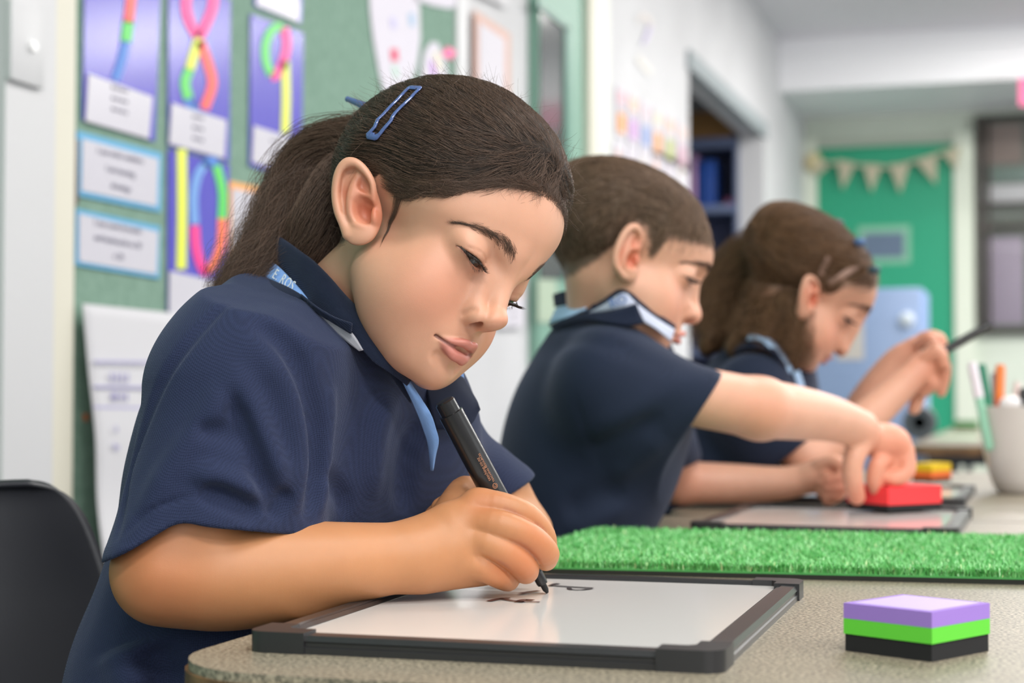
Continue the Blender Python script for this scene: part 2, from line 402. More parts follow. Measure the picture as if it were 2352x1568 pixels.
def cap_mat(name, c1, c2, s=(14, 14, 14)):
    m = mat(name, c1, .6); bsdf(m).inputs['Specular IOR Level'].default_value = .15; tc = nd(m, 'ShaderNodeTexCoord'); mp = nd(m, 'ShaderNodeMapping'); mp.inputs['Scale'].default_value = s
    n = nd(m, 'ShaderNodeTexNoise'); n.inputs['Scale'].default_value = 12; n.inputs['Detail'].default_value = 6
    lk(m, tc.outputs['Object'], mp.inputs[0]); lk(m, mp.outputs[0], n.inputs['Vector'])
    r = nd(m, 'ShaderNodeValToRGB'); r.color_ramp.elements[0].color = (*c1, 1); r.color_ramp.elements[1].color = (*c2, 1); r.color_ramp.elements[0].position = .3; r.color_ramp.elements[1].position = .7
    lk(m, n.outputs['Fac'], r.inputs[0]); lk(m, r.outputs[0], bsdf(m).inputs['Base Color']); add_bump(m, n.outputs['Fac'], .5, .002); return m
M_SKIN = skin_mat('skin')
M_EYE = mat('eyeball', rough=.06); lk(M_EYE, attr_color(M_EYE).outputs['Color'], bsdf(M_EYE).inputs['Base Color'])
M_LASH = mat('lash', (.012, .008, .007), .5)
def ss(x, a, b): t = np.clip((x - a) / (b - a), 0, 1); return t * t * (3 - 2 * t)
def mixc(c, k, w): return c * (1 - w[:, None]) + np.asarray(k) * w[:, None]
def skin_color(hd, P, base, lip, zline, hairc, ear=True, root=16):
    c = np.tile(np.asarray(base, float), (len(P), 1)); Q = P.copy(); Q[:, 1] = np.abs(Q[:, 1]); F = P.astype(np.float32); QF = Q.astype(np.float32)
    red = np.asarray(base) * [1.06, .80, .76]
    w = np.exp(-((Q - [62, 36, -20]) ** 2).sum(1) / (2 * 17 ** 2)) * .65; c = mixc(c, red, w)
    w = np.exp(-((Q - [101, 0, -13]) ** 2).sum(1) / (2 * 9 ** 2)) * .4; c = mixc(c, red, w)
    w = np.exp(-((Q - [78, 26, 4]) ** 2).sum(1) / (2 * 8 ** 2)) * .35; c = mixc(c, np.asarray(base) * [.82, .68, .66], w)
    up = tube(QF, [(80, 19, -40.2), (86.8, 13, -38.6), (92.4, 6, -36.2), (94.0, 0, -37.0)], [.8, 2.2, 3.0, 2.7], 4)
    lo = tube(QF, [(80, 18.5, -41.8), (86.4, 12.5, -44.4), (91.2, 6, -46.6), (92.2, 0, -46.8)], [.8, 2.9, 4.0, 4.2], 4)
    w = 1 - ss(np.minimum(up, lo), 0.0, 2.4); c = mixc(c, lip, w * .8)
    g = tube(QF, [(78, 23, -41.2), (87, 15, -41.0), (93.5, 6, -41.0), (95.5, 0, -41.6)], [.5] * 4, 4); c = mixc(c, np.asarray(lip) * .35, (1 - ss(g, .2, 1.6)) * .8)
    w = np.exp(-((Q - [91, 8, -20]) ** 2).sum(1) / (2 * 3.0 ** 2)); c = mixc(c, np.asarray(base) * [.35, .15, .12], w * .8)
    q = Q - EYE; r = np.linalg.norm(q, axis=1); t = np.clip((Q[:, 1] - 30) / 14, -1, 1)
    elev = np.degrees(np.arctan2(q[:, 2], np.maximum(np.hypot(q[:, 0], q[:, 1] * .6), 1e-3))); e0 = hd.el * .55 + hd.eu * .45 - 1
    upm = e0 + (hd.eu - e0) * (1 - t * t); w = np.exp(-((elev - upm) / 3.2) ** 2) * (r < 16) * (np.abs(q[:, 1]) < 13.5) * (q[:, 0] > 0); c = mixc(c, (.05, .03, .025), w * .85)
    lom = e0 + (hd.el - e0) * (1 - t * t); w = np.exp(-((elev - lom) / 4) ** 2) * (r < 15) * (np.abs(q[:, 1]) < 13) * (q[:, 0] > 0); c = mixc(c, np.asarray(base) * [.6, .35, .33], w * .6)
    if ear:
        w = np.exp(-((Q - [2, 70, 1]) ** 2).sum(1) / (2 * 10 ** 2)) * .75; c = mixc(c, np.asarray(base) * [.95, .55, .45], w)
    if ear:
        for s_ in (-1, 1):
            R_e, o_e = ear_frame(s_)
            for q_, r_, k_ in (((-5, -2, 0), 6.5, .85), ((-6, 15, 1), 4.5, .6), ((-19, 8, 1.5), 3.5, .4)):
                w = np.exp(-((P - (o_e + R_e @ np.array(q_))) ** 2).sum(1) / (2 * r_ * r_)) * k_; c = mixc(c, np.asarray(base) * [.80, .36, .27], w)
    if zline is not None:
        zl = np.interp(Q[:, 0], zline[0], zline[1]); n = fbm(Q, .35, 3) * 2.5
        earmask = 1 - np.exp(-(np.maximum(np.abs(Q[:, 1]) - 70, 0) / 2) ** 2) * 0
        w = ss(Q[:, 2] - zl + n, 0, root) * (Q[:, 1] < 69.5); c = mixc(c, hairc, w * .92)
    return c
def head_parts(hd, root, neck_b, base, lip, zline, hairc, h=1.15, irisc=(.022, .011, .007), ear_kw={}, earR=True, gaze=-28, root_w=16, brow=True, browc=None):
    ears = [ear_frame(-1, **ear_kw), ear_frame(1, **ear_kw)]
    f = lambda P: head_sdf(P, hd, neck_b, ears)
    lo = np.minimum((-104, -92, -112), np.array(neck_b) - 48); hi = np.maximum((112, 92, 128), np.array(neck_b) + 48)
    v, q = polygonize(f, lo, hi, h)
    col = skin_color(hd, v, base, lip, zline, hairc, root=root_w)
    for s in (-1, 1):
        n, k = 48, 32; th = np.linspace(0, math.pi, k + 1); ph = np.arange(n) / n * 2 * math.pi
        gx = np.array([math.cos(math.radians(gaze)), 0, math.sin(math.radians(gaze))]); gz = np.array([-gx[2], 0, gx[0]]); gy = np.array([0, 1, 0])
        P = np.array([ER * (gx * math.cos(t) * (1 + .04 * (t < .5)) + (gy * math.cos(p) + gz * math.sin(p)) * math.sin(t)) for t in th for p in ph]) + EYE * [1, s, 1]
        F = [[i * n + j, i * n + (j + 1) % n, (i + 1) * n + (j + 1) % n, (i + 1) * n + j] for i in range(k) for j in range(n)]
        tt = np.repeat(th, n); c = np.tile([.72, .66, .62], (len(P), 1)); c[:] = (.26, .22, .20); c[tt < .84] = irisc; c[tt < .32] = (.004, .004, .004); c[(tt > .76) & (tt < .90)] = (.02, .012, .01)
        mesh_np('eye', hd.W(P), F, M_EYE, root, colors=c)
    # lashes
    L = []
    rg = np.random.default_rng(5)
    for s in (-1, 1):
        for up in (1, 0):
            for i in range(120 if up else 50):
                t = rg.uniform(-.92, .97); e0 = hd.el * .55 + hd.eu * .45 - 1
                e = math.radians(e0 + ((hd.eu if up else hd.el) - e0) * (1 - t * t)); yy = 13.4 * t; xx = math.sqrt(max(14.0 ** 2 - yy ** 2, 1))
                p = EYE + [xx * math.cos(e), yy, xx * math.sin(e)]; o = np.array([math.cos(e), .55 * t + rg.normal() * .12, math.sin(e)])
                ln = (7.0 if up else 2.0) * rg.uniform(.6, 1.1) * (1 - .25 * (t < -.5)); pts = []
                for u in np.linspace(0, 1, 5):
                    pts.append(p + o * ln * u + np.array([0, 0, 1]) * ((-1.6 * u + 2.6 * u * u) if up else -.9 * u) * ln * .35)
                L.append(np.array(pts) * [1, s, 1])
    L = np.array(L); up_ = np.arange(len(L)) % 170 < 120
    curves('eyelashes', hd.W(L[up_]), .00016, .00003, M_LASH, root); curves('lower_eyelashes', hd.W(L[~up_]), .00007, .00002, browc or M_LASH, root)
    if brow:
        B = []; bc = np.array([(85, 10, 29.5), (83, 16, 31.5), (79, 23, 32.5), (74, 31, 32), (68, 39, 29.5), (63, 46, 25.5)], float)
        bp, _ = smooth_pts(bc, [1] * 6, 12)
        for s in (-1, 1):
            for i in range(520):
                u = rg.beta(1.3, 1.5); k = int(u * (len(bp) - 2)); w = (1 - abs(2 * u - .7) * .6) * 6.2 * (1 if u < .7 else .5)
                b = bp[k] + (bp[k + 1] - bp[k]) * rg.uniform(); d = nrm(bp[k + 1] - bp[k]); upv = np.array([0, 0, 1.0]); q0 = b + upv * rg.normal() * w * .45
                dd = nrm(d + upv * ((.7 if u < .3 else .15) - .25 * (q0 - b)[2] / 2) + rg.normal(size=3) * .2); ln = rg.uniform(3.5, 7)
                B.append(np.array([q0 + dd * ln * x for x in (0, .33, .66, 1)]) * [1, s, 1])
        B = np.array(B); sh = B.shape; X = B.reshape(-1, 3)
        for _ in range(4):
            g = grad(f, X, .5); d = f(X.astype(np.float32)); X = X - g * (d / np.maximum((g ** 2).sum(1), .1))[:, None]
        g = grad(f, X, .5); lift = np.tile([.15, .5, .7, .6], sh[0]); X = X + g * lift[:, None]
        curves('eyebrows', hd.W(X.reshape(sh)), .00006, .000015, browc or M_LASH, root)
    return v, q, col, f
def hair_cap(hd, root, name, m, sdf, lo, hi, h=1.8):
    v, q = polygonize(sdf, lo, hi, h); mesh_np(name, hd.W(v), q, m, root); return v
def walk(P0, sdf, target, n, step, lift, wob=.1, rg=None, dirf=None):
    """strands that start at P0 and run over the surface sdf=0 towards target"""
    rg = rg or RNG; P = P0.astype(np.float64).copy(); N = len(P); out = [P.copy()]; st = np.asarray(step) * np.ones(N)
    dn = rg.normal(size=(N, 3)) * wob
    for i in range(n - 1):
        d = (target - P) if dirf is None else dirf(P, i); ds = np.linalg.norm(d, axis=1, keepdims=True); d = d / np.maximum(ds, 1e-6)
        g = grad(sdf, P, 1.0); g = g / np.maximum(np.linalg.norm(g, axis=1, keepdims=True), 1e-6)
        d = d + dn; d = d - g * (d * g).sum(1, keepdims=True); d /= np.maximum(np.linalg.norm(d, axis=1, keepdims=True), 1e-6)
        P = P + d * np.minimum(st, np.maximum(ds[:, 0], .5))[:, None]
        s = sdf(P.astype(np.float32)); P = P + g * (lift * min(1, (i + 1) / 3) - s)[:, None]
        out.append(P.copy())
    return np.stack(out, 1)
def frame_along(C):
    T = np.gradient(C, axis=0); T /= np.linalg.norm(T, axis=1, keepdims=True); a = nrm(np.cross(T[0], [0.3, 1, 0.2])); A = []
    for t in T: a = nrm(a - t * (a @ t)); A.append(a)
    A = np.array(A); return T, A, np.cross(T, A)
def tail(C, R, N, wave=.004, rg=None, spread=1.0, k=16, shell=.5):
    """N strands following centre line C (k,3) with radii R"""
    rg = rg or RNG; u0 = np.linspace(0, 1, len(C)); u = np.linspace(0, 1, k)
    Cc = np.stack([np.interp(u, u0, C[:, i]) for i in range(3)], 1); Rr = np.interp(u, u0, R); T, A, B = frame_along(Cc)
    th = rg.uniform(0, 6.283, N); r = rg.uniform(0, 1, N) ** shell; st = rg.uniform(0, .15, N); en = 1 - rg.beta(1, 5, N) * .55
    out = np.empty((N, k, 3)); ph = rg.uniform(0, 6.28, (N, 2)); fr = rg.uniform(6, 16, (N, 2))
    for j in range(N):
        uu = st[j] * 0 + np.linspace(0, en[j], k); c = np.stack([np.interp(uu, u, Cc[:, i]) for i in range(3)], 1); a = np.stack([np.interp(uu, u, A[:, i]) for i in range(3)], 1); b = np.stack([np.interp(uu, u, B[:, i]) for i in range(3)], 1); rr = np.interp(uu, u, Rr)
        t2 = th[j] + uu * 1.2; w = wave * uu
        out[j] = c + a * (np.cos(t2) * r[j] * rr + w * np.sin(uu * fr[j, 0] + ph[j, 0]))[:, None] + b * (np.sin(t2) * r[j] * rr + w * np.sin(uu * fr[j, 1] + ph[j, 1]))[:, None]
    return out
# ---------------------------------------------------------------- cloth and limb tools
def Rcols(f, l, u): return np.stack([nrm(f), nrm(l), nrm(u)], 1)
def hit(sdf, px, py, d0, d1, n=60):
    """distance along the view axis at which the ray through the pixel meets sdf=0 (None if it misses)"""
    dd = np.linspace(d0, d1, n); r = _ray(px, py); P = (CAM + r * dd[:, None]).astype(np.float32); s = sdf(P)
    i = np.nonzero(s < 0)[0]
    if not len(i) or i[0] == 0: return None
    a, b = dd[i[0] - 1], dd[i[0]]
    for _ in range(12):
        m = (a + b) / 2
        if sdf((CAM + r * m)[None].astype(np.float32))[0] < 0: b = m
        else: a = m
    return b
def drape(sdf, pts, lift=0.0, d0=.9, d1=1.6):
    """pixel polyline laid on a surface; misses take the neighbour's distance"""
    D = [hit(sdf, x, y, d0, d1) for x, y in pts]; ok = [i for i, d in enumerate(D) if d is not None]
    if not ok: return np.array([V(x, y, (d0 + d1) / 2) for x, y in pts])
    D = np.interp(range(len(D)), ok, [D[i] for i in ok]); return np.array([V(x, y, d - lift) for (x, y), d in zip(pts, D)])
def add_folds(sdf, folds, d0=.9, d1=1.6):
    """folds: (pixel polyline, width m, height m). Ridges (+) and valleys (-) laid on the cloth in 3-D"""
    L = []
    for pts, w, a in folds:
        P = drape(sdf, pts, 0, d0, d1); P, _ = smooth_pts(P, [1] * len(P), 4); L.append((P, w, a, P.mean(0), np.linalg.norm(P - P.mean(0), axis=1).max() + 2.5 * w))
    def f(Q):
        d = sdf(Q); o = d.copy()
        for P, w, a, c, R in L:
            i = near(Q, c, R)
            if not len(i): continue
            i = i[np.abs(d[i]) < .02]
            if not len(i): continue
            e = chain(Q[i], P, np.zeros(len(P))); tt = ((Q[i] - P[0].astype(np.float32)) @ (P[-1] - P[0]).astype(np.float32)) / max(float(((P[-1] - P[0]) ** 2).sum()), 1e-9)
            fade = np.clip(4 * np.clip(tt, 0, 1) + .1, 0, 1) * np.clip(4 * (1 - np.clip(tt, 0, 1)) + .1, 0, 1)
            o[i] -= a * np.exp(-(e / w) ** 2) * fade
        return o
    return f
def resample(row, n):
    P, _ = smooth_pts(np.array(row, float), [1] * len(row), 8); s = np.r_[0, np.cumsum(np.linalg.norm(np.diff(P, axis=0), axis=1))]
    t = np.linspace(0, s[-1], n); return np.stack([np.interp(t, s, P[:, i]) for i in range(3)], 1)
def sheet(name, rows, th, m, parent=None, n=40, mrows=6, cross_smooth=True):
    G = np.array([resample(r, n) for r in rows])
    if len(rows) > 2 and cross_smooth: G = np.stack([smooth_pts(G[:, j], [1] * len(rows), mrows)[0] for j in range(n)], 1)
    else:
        t = np.linspace(0, len(rows) - 1, (len(rows) - 1) * mrows + 1); k = np.minimum(t.astype(int), len(rows) - 2); w = (t - k)[:, None, None]; G = G[k] * (1 - w) + G[k + 1] * w
    a, b = G.shape[:2]; du = np.gradient(G, axis=1); dv = np.gradient(G, axis=0); N = np.cross(du, dv); N /= np.maximum(np.linalg.norm(N, axis=2, keepdims=True), 1e-9)
    if (N.mean((0, 1)) @ FWD) > 0: N = -N
    V_ = np.concatenate([(G + N * th / 2).reshape(-1, 3), (G - N * th / 2).reshape(-1, 3)]); I = np.arange(a * b).reshape(a, b); F_ = []
    for i in range(a - 1):
        for j in range(b - 1):
            F_.append([I[i, j], I[i, j + 1], I[i + 1, j + 1], I[i + 1, j]]); F_.append([I[i, j] + a * b, I[i + 1, j] + a * b, I[i + 1, j + 1] + a * b, I[i, j + 1] + a * b])
    bd = [I[0, j] for j in range(b)] + [I[i, b - 1] for i in range(1, a)] + [I[a - 1, j] for j in range(b - 2, -1, -1)] + [I[i, 0] for i in range(a - 2, 0, -1)]
    for i in range(len(bd)): p, q = bd[i], bd[(i + 1) % len(bd)]; F_.append([p, p + a * b, q + a * b, q])
    return mesh_np(name, V_, F_, m, parent)
def cloth_mat(name, c, scale=1500, bump=.5, rib=None):
    m = mat(name, c, .82); b = bsdf(m); b.inputs['Sheen Weight'].default_value = .16; b.inputs['Sheen Roughness'].default_value = .45; b.inputs['Sheen Tint'].default_value = (.55, .62, .85, 1)
    b.inputs['Specular IOR Level'].default_value = .2
    tc = nd(m, 'ShaderNodeTexCoord')
    mp = nd(m, 'ShaderNodeMapping'); mp.inputs['Rotation'].default_value = (.5, .6, .4); mp.inputs['Scale'].default_value = (scale,) * 3; lk(m, tc.outputs['Object'], mp.inputs[0])
    if rib is None:
        # pique knit: a lattice of small pits
        s = nd(m, 'ShaderNodeVectorMath'); s.operation = 'SINE'; lk(m, mp.outputs[0], s.inputs[0]); sp = nd(m, 'ShaderNodeSeparateXYZ'); lk(m, s.outputs[0], sp.inputs[0])
        a = nd(m, 'ShaderNodeMath'); a.operation = 'MULTIPLY'; lk(m, sp.outputs[0], a.inputs[0]); lk(m, sp.outputs[1], a.inputs[1])
        c2 = nd(m, 'ShaderNodeMath'); c2.operation = 'MULTIPLY_ADD'; lk(m, sp.outputs[2], c2.inputs[0]); lk(m, sp.outputs[0], c2.inputs[1]); lk(m, a.outputs[0], c2.inputs[2]); h = c2.outputs[0]
    else:
        w = nd(m, 'ShaderNodeTexWave'); w.inputs['Scale'].default_value = rib; w.bands_direction = 'DIAGONAL'; lk(m, tc.outputs['Object'], w.inputs['Vector']); h = w.outputs['Fac']
    r = nd(m, 'ShaderNodeMapRange'); r.inputs[1].default_value = -1.2; r.inputs[2].default_value = 1.2; r.inputs[3].default_value = .75 if bump > .2 else .95; r.inputs[4].default_value = 1.25 if bump > .2 else 1.05; lk(m, h, r.inputs[0])
    n = nd(m, 'ShaderNodeTexNoise'); n.inputs['Scale'].default_value = 9; n.inputs['Detail'].default_value = 3; lk(m, tc.outputs['Object'], n.inputs['Vector'])
    r2 = nd(m, 'ShaderNodeMapRange'); r2.inputs[3].default_value = .85; r2.inputs[4].default_value = 1.15; lk(m, n.outputs['Fac'], r2.inputs[0])
    mu = nd(m, 'ShaderNodeMath'); mu.operation = 'MULTIPLY'; lk(m, r.outputs[0], mu.inputs[0]); lk(m, r2.outputs[0], mu.inputs[1])
    v = nd(m, 'ShaderNodeVectorMath'); v.operation = 'SCALE'; v.inputs[0].default_value = c; lk(m, mu.outputs[0], v.inputs['Scale']); lk(m, v.outputs[0], b.inputs['Base Color'])
    add_bump(m, h, bump, .0004); return m
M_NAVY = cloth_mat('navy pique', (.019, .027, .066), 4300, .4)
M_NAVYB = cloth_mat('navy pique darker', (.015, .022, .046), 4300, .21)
M_LTAPE = cloth_mat('pale blue tape', (.42, .60, .85), 5000, .1)
M_WTAPE = cloth_mat('white tape', (.62, .66, .82), 5000, .1)
M_NAVY2 = cloth_mat('navy rib knit', (.010, .015, .035), 1900, .6, rib=480)
M_BLUE = cloth_mat('light blue cotton', (.22, .40, .78), 5000, .15)
M_GREYW = cloth_mat('pale underside', (.45, .45, .50), 5000, .15)
M_SHORTS = cloth_mat('dark shorts', (.015, .018, .03), 3000, .3)
def text(name, s, size, M, m, parent=None, extrude=.0001, font_shear=0, space=1.0):
    c = bpy.data.curves.new(name, 'FONT'); c.body = s; c.size = size; c.extrude = extrude; c.align_x = 'CENTER'; c.align_y = 'CENTER'; c.space_character = space; c.shear = font_shear
    c.materials.append(m); o = bpy.data.objects.new(name, c); COL.objects.link(o)
    if parent is not None: o.parent = parent; o.matrix_local = winv(parent) @ M
    else: o.matrix_world = M
    return o
def face_M(o, x, y):
    """matrix for flat lettering: origin o, reading direction x, up y"""
    x = nrm(x); z = nrm(np.cross(x, y)); y = np.cross(z, x); return Matrix(((x[0], y[0], z[0], o[0]), (x[1], y[1], z[1], o[1]), (x[2], y[2], z[2], o[2]), (0, 0, 0, 1)))
def body_colors(v, base, reds=(), n=1.0):
    c = np.tile(np.asarray(base, float), (len(v), 1)); k = fbm(v, 40, 2)[:, None] * .04; c = c * (1 + k * n)
    for p, r, w in reds: c = mixc(c, np.asarray(base) * [1.06, .74, .68], np.exp(-((v - p) ** 2).sum(1) / (2 * r * r)) * w)
    return c
def join_np(parts):
    V_, F_, C_, o = [], [], [], 0
    for v, q, c in parts: V_.append(v); F_.append(q + o); C_.append(c); o += len(v)
    return np.concatenate(V_), np.concatenate(F_), np.concatenate(C_)
# ---------------------------------------------------------------- room shell
XW, YB, ZCL = -1.45, 10.76, 2.80        # left wall, back wall, ceiling
XR, YN = 4.6, -2.6
M_WALL = mat('cream wall paint', srgb('e4e4df'), .7); noise_color(M_WALL, srgb('c8c8ca'), srgb('d0d0d2'), 3)
M_WALL2 = mat('back wall paint', srgb('c9d2c4'), .7); noise_color(M_WALL2, srgb('c4cdbf'), srgb('ced6c9'), 2)
M_WHITE = mat('white gloss paint', srgb('d0d0d2'), .45)
M_CREAM = mat('cream trim paint', srgb('ddd9c9'), .5)
M_CEIL = mat('ceiling tile', srgb('d8d6da'), .85); noise_color(M_CEIL, srgb('e2e0e5'), srgb('ebe9ed'), 30)
M_FLOOR = mat('grey carpet', srgb('4d5156'), .95); noise_color(M_FLOOR, srgb('45494f'), srgb('5e6267'), 160)
M_PIN = mat('green pinboard felt', srgb('7c9b8b'), .9); noise_color(M_PIN, srgb('779685'), srgb('83a191'), 60)
M_GFRAME = mat('green painted frame', srgb('7ba492'), .45)
M_DGLASS = mat('dark glazing', (.10, .11, .11), .12); bsdf(M_DGLASS).inputs['Transmission Weight'].default_value = .0
def struct(name, lo, hi, m, parent=None, bevel=0):
    o = box(name, lo, hi, m, parent, bevel); o['kind'] = 'structure'; return o
struct('floor', (XW - 1.6, YN - .2, -.1), (XR + .2, YB + .2, 0), M_FLOOR)
def wy(px, off=0): return float(onx(px, 905, XW + off)[1])
def wz(px, py): return float(onx(px, py, XW)[2])
n0, n1 = wy(1584), wy(1706); nh = wz(1584, 153); n1b = wy(1752)
T = .12
struct('wall_left', (XW - T, YN, 0), (XW, n0, ZCL), M_WALL)
struct('wall_left_end', (XW - T, n1b, 0), (XW, YB, ZCL), M_WALL)
struct('wall_left_above_niche', (XW - T, n0, nh), (XW, n1b, ZCL), M_WALL)
struct('wall_niche_near', (XW - 1.7, n0 - .12, 0), (XW - T, n0, ZCL), M_WALL)
XJ = XW - T
struct('wall_niche_back', (XW - 1.7, n1b + .42, 0), (XJ + .02, n1b + .54, ZCL), M_WALL)
struct('wall_niche_side', (XW - 1.82, n0 - .1, 0), (XW - 1.7, n1b + .54, ZCL), M_WALL)
struct('ceiling_niche', (XW - 1.7, n0, nh + .35), (XW - T, n1b + .5, nh + .43), mat('niche ceiling', srgb('9aa3aa'), .8))
struct('trim_1', (XW - .02, n0 - .05, nh - .02), (XW + .02, n1b + .09, nh + .06), mat('grey track', srgb('9ba3a6'), .6))
struct('trim_2', (XW - T - .004, n1b - .006, 0), (XW + .015, n1b + .30, nh - .03), M_WHITE)
struct('wall_back', (XW, YB, 0), (XR, YB + .15, ZCL), M_WALL2)
struct('wall_right', (XR, YN, 0), (XR + .15, YB, ZCL), M_WALL)
struct('wall_near', (XW - T, YN - .15, 0), (XR + .15, YN, ZCL), M_WALL)
struct('ceiling', (XW - 1.6, YN - .2, ZCL), (XR + .2, YB + .2, ZCL + .1), M_CEIL)
yb = float(onx(1796, 905, XW)[1]); zb = float(onx(1797, 215, XW)[2])
struct('ceiling_bulkhead', (XW, yb, zb), (XR, YB, ZCL), mat('bulkhead paint', srgb('f4f4f6'), .5))
struct('trim_3', (XW, yb - .03, ZCL - .1), (XR, yb, ZCL), mat('coving paint', srgb('f4f4f6'), .5))
struct('baseboard_left', (XW, YN, 0), (XW + .015, n0, .09), M_WHITE)
struct('baseboard_back', (XW, YB - .015, 0), (XR, YB, .09), M_WHITE)

# flat things on the left wall, given by their outline in the photo and laid on the wall plane
def wall_poly(name, pts, off, th, m, parent=None, tagkw=None):
    P = [onx(x, y, XW + off + th) for x, y in pts]; bm = bmesh.new()
    a = [bm.verts.new((XW + off, p[1], p[2])) for p in P]; b = [bm.verts.new((XW + off + th, p[1], p[2])) for p in P]; n = len(P)
    bm.faces.new(a); bm.faces.new(b[::-1])
    for i in range(n): bm.faces.new((a[i], b[i], b[(i + 1) % n], a[(i + 1) % n]))
    bmesh.ops.triangulate(bm, faces=[f for f in bm.faces if len(f.verts) > 4])
    o = obj_bm(name, bm, m, parent)
    if parent is not None: o.matrix_parent_inverse = parent_inv(parent)
    if tagkw: tag(o, **tagkw)
    return o
def parent_inv(p): return winv(p)
def quad_rows(x0, y0, x1, y1, s0, s1):
    """poster outline from left/right edges: top y0 at x0 with slope s0, bottom y1 with slope s1"""
    return [(x0, y0), (x1, y0 + s0 * (x1 - x0)), (x1, y1 + s1 * (x1 - x0)), (x0, y1)]
def wall_strip(name, pts, w, off, m, parent=None, th=.0012):
    p, r = smooth_pts([(x, y, 0) for x, y in pts], w if isinstance(w, list) else [w] * len(pts), 5); T_ = np.gradient(p, axis=0); N = np.stack([-T_[:, 1], T_[:, 0]], 1); N /= np.linalg.norm(N, axis=1, keepdims=True)
    A = p[:, :2] + N * r[:, None] / 2; B = p[:, :2] - N * r[:, None] / 2; bm = bmesh.new(); n = len(A)
    L = [[bm.verts.new((XW + off + d, *onx(*q, XW + off + th)[1:])) for q in S_] for S_ in (A, B) for d in (0, th)]
    a0, a1, b0, b1 = L
    for i in range(n - 1):
        bm.faces.new((a1[i], a1[i + 1], b1[i + 1], b1[i])); bm.faces.new((a0[i], b0[i], b0[i + 1], a0[i + 1])); bm.faces.new((a0[i], a0[i + 1], a1[i + 1], a1[i])); bm.faces.new((b0[i], b1[i], b1[i + 1], b0[i + 1]))
    bm.faces.new((a0[0], a1[0], b1[0], b0[0])); bm.faces.new((a0[-1], b0[-1], b1[-1], a1[-1]))
    o = obj_bm(name, bm, m, parent)
    if parent is not None: o.matrix_parent_inverse = parent_inv(parent)
    return o
def wall_text(name, s, px, py, h_px, slope, off, m, parent=None, wide=1.0):
    """lettering lying on the left wall, reading away from the camera"""
    c = onx(px, py, XW + off); b = onx(px + 20, py + 40 * slope, XW + off); u = nrm(b - onx(px - 20, py, XW + off)); d = float(np.dot(c - CAM, FWD)); sz = h_px * d / F_PX / .62
    o = np.array([XW + off, c[1], c[2]]); M = face_M(o, np.array([0, u[1], u[2]]), np.array([0, 0, 1.0])) @ Matrix.Diagonal((wide, 1, 1, 1))
    return text(name, s, sz, M, m, parent, extrude=.0004)
PLASTIC_SHEET = dict(rough=.12)
M_VIOLET = mat('violet laminated card', srgb('554dc2'), .2); M_PAPER = mat('white paper', srgb('d6d2da'), .6); M_LAM = mat('white laminated card', srgb('cfccd6'), .25)
M_SKY = mat('sky blue card', srgb('56a9d6'), .3); M_YEL = mat('yellow paint', srgb('e6f04a'), .4); M_GRN = mat('green paint', srgb('57d65c'), .4); M_PNK = mat('hot pink paint', srgb('ff2f93'), .4)
M_RED = mat('coral paint', srgb('ff5a4e'), .4); M_BLU = mat('blue paint', srgb('3b7fd6'), .4); M_LBL = mat('light blue paint', srgb('6d9fe0'), .4); M_INK = mat('grey print', srgb('77748a'), .5); M_ORG = mat('orange card', srgb('f4a95a'), .4)
M_ORP = mat('orange paint', srgb('ff7a4a'), .4)
# ---------------------------------------------------------------- things on the left wall
# pillar with push-button plate, trims, pinboard
struct('trim_4', (XW, YN, 0), (XW + .02, wy(4, .02), ZCL), M_GFRAME)
struct('trim_5', (XW, wy(6, .04), 0), (XW + .04, wy(122, .04), ZCL), M_WHITE)
struct('trim_6', (XW, wy(122, .04), 0), (XW + .03, wy(168, .03), ZCL), M_CREAM)
sw = empty('switch_plate', (XW + .04, wy(65), wz(65, 110)), label='white push-button plate on the pale pillar at the far left', cat='switch')
def wbox(name, pts, off, th, m, parent, bev=.002):
    P = [onx(x, y, XW + off + th) for x, y in pts]; ys = [p[1] for p in P]; zs = [p[2] for p in P]
    o = box(name, (XW + off, min(ys), min(zs)), (XW + off + th, max(ys), max(zs)), m, None, bevel=bev); o.parent = parent; o.matrix_parent_inverse = winv(parent); return o
wbox('plate', [(27, 22), (103, 22), (103, 182), (27, 182)], .04, .010, M_WHITE, sw, .003)
bm = bmesh.new(); c = onx(72, 106, XW + .05); bm_cyl(bm, (XW + .05, c[1], c[2]), (XW + .056, c[1], c[2]), .009, .008, 20); o = obj_bm('button', bm, mat('bright button', (.95, .95, .95), .2), None, smooth=True); o.parent = sw; o.matrix_parent_inverse = winv(sw)
pb_ = struct('wall_left_pinboard', (XW, wy(170, .012), .3), (XW + .012, wy(1048, .012), ZCL - .05), M_PIN)
hn = wbox('hinge', [(174, 320), (182, 320), (182, 470), (174, 470)], .012, .014, mat('dark clip', srgb('6b5f5a'), .5), None, .002); tag(hn, 'dark metal clip strip at the left edge of the green pinboard', 'clip')
def poster(name, label, pts, m, off=.014, cat='poster', group=None):
    e = empty(name, tuple(onx(*pts[0], XW)), label=label, cat=cat, group=group); wall_poly('card', pts, off, .002, m, e); return e
# number 7
p7 = poster('number_poster', 'violet number 7 poster with white caption card, glossy, top left', [(196, -150), (372, -75), (356, 325), (191, 276)], M_VIOLET)
wall_strip('numeral', [(215, -100), (270, -85), (300, -70), (303, -20), (296, 52)], 22, .0165, M_RED, p7); wall_strip('numeral', [(296, 48), (290, 96)], 24, .0165, M_GRN, p7); wall_strip('numeral', [(290, 94), (280, 140), (266, 184)], 20, .0165, M_BLU, p7)
wall_poly('caption_card', [(204, 169), (351, 222), (343, 319), (197, 278)], .0175, .0012, M_LAM, p7)
for k in range(3): wall_text('lettering', 'llll lll llll lll', 275, 205 + k * 25, 7, .3, .0192, M_INK, p7, 1.6)
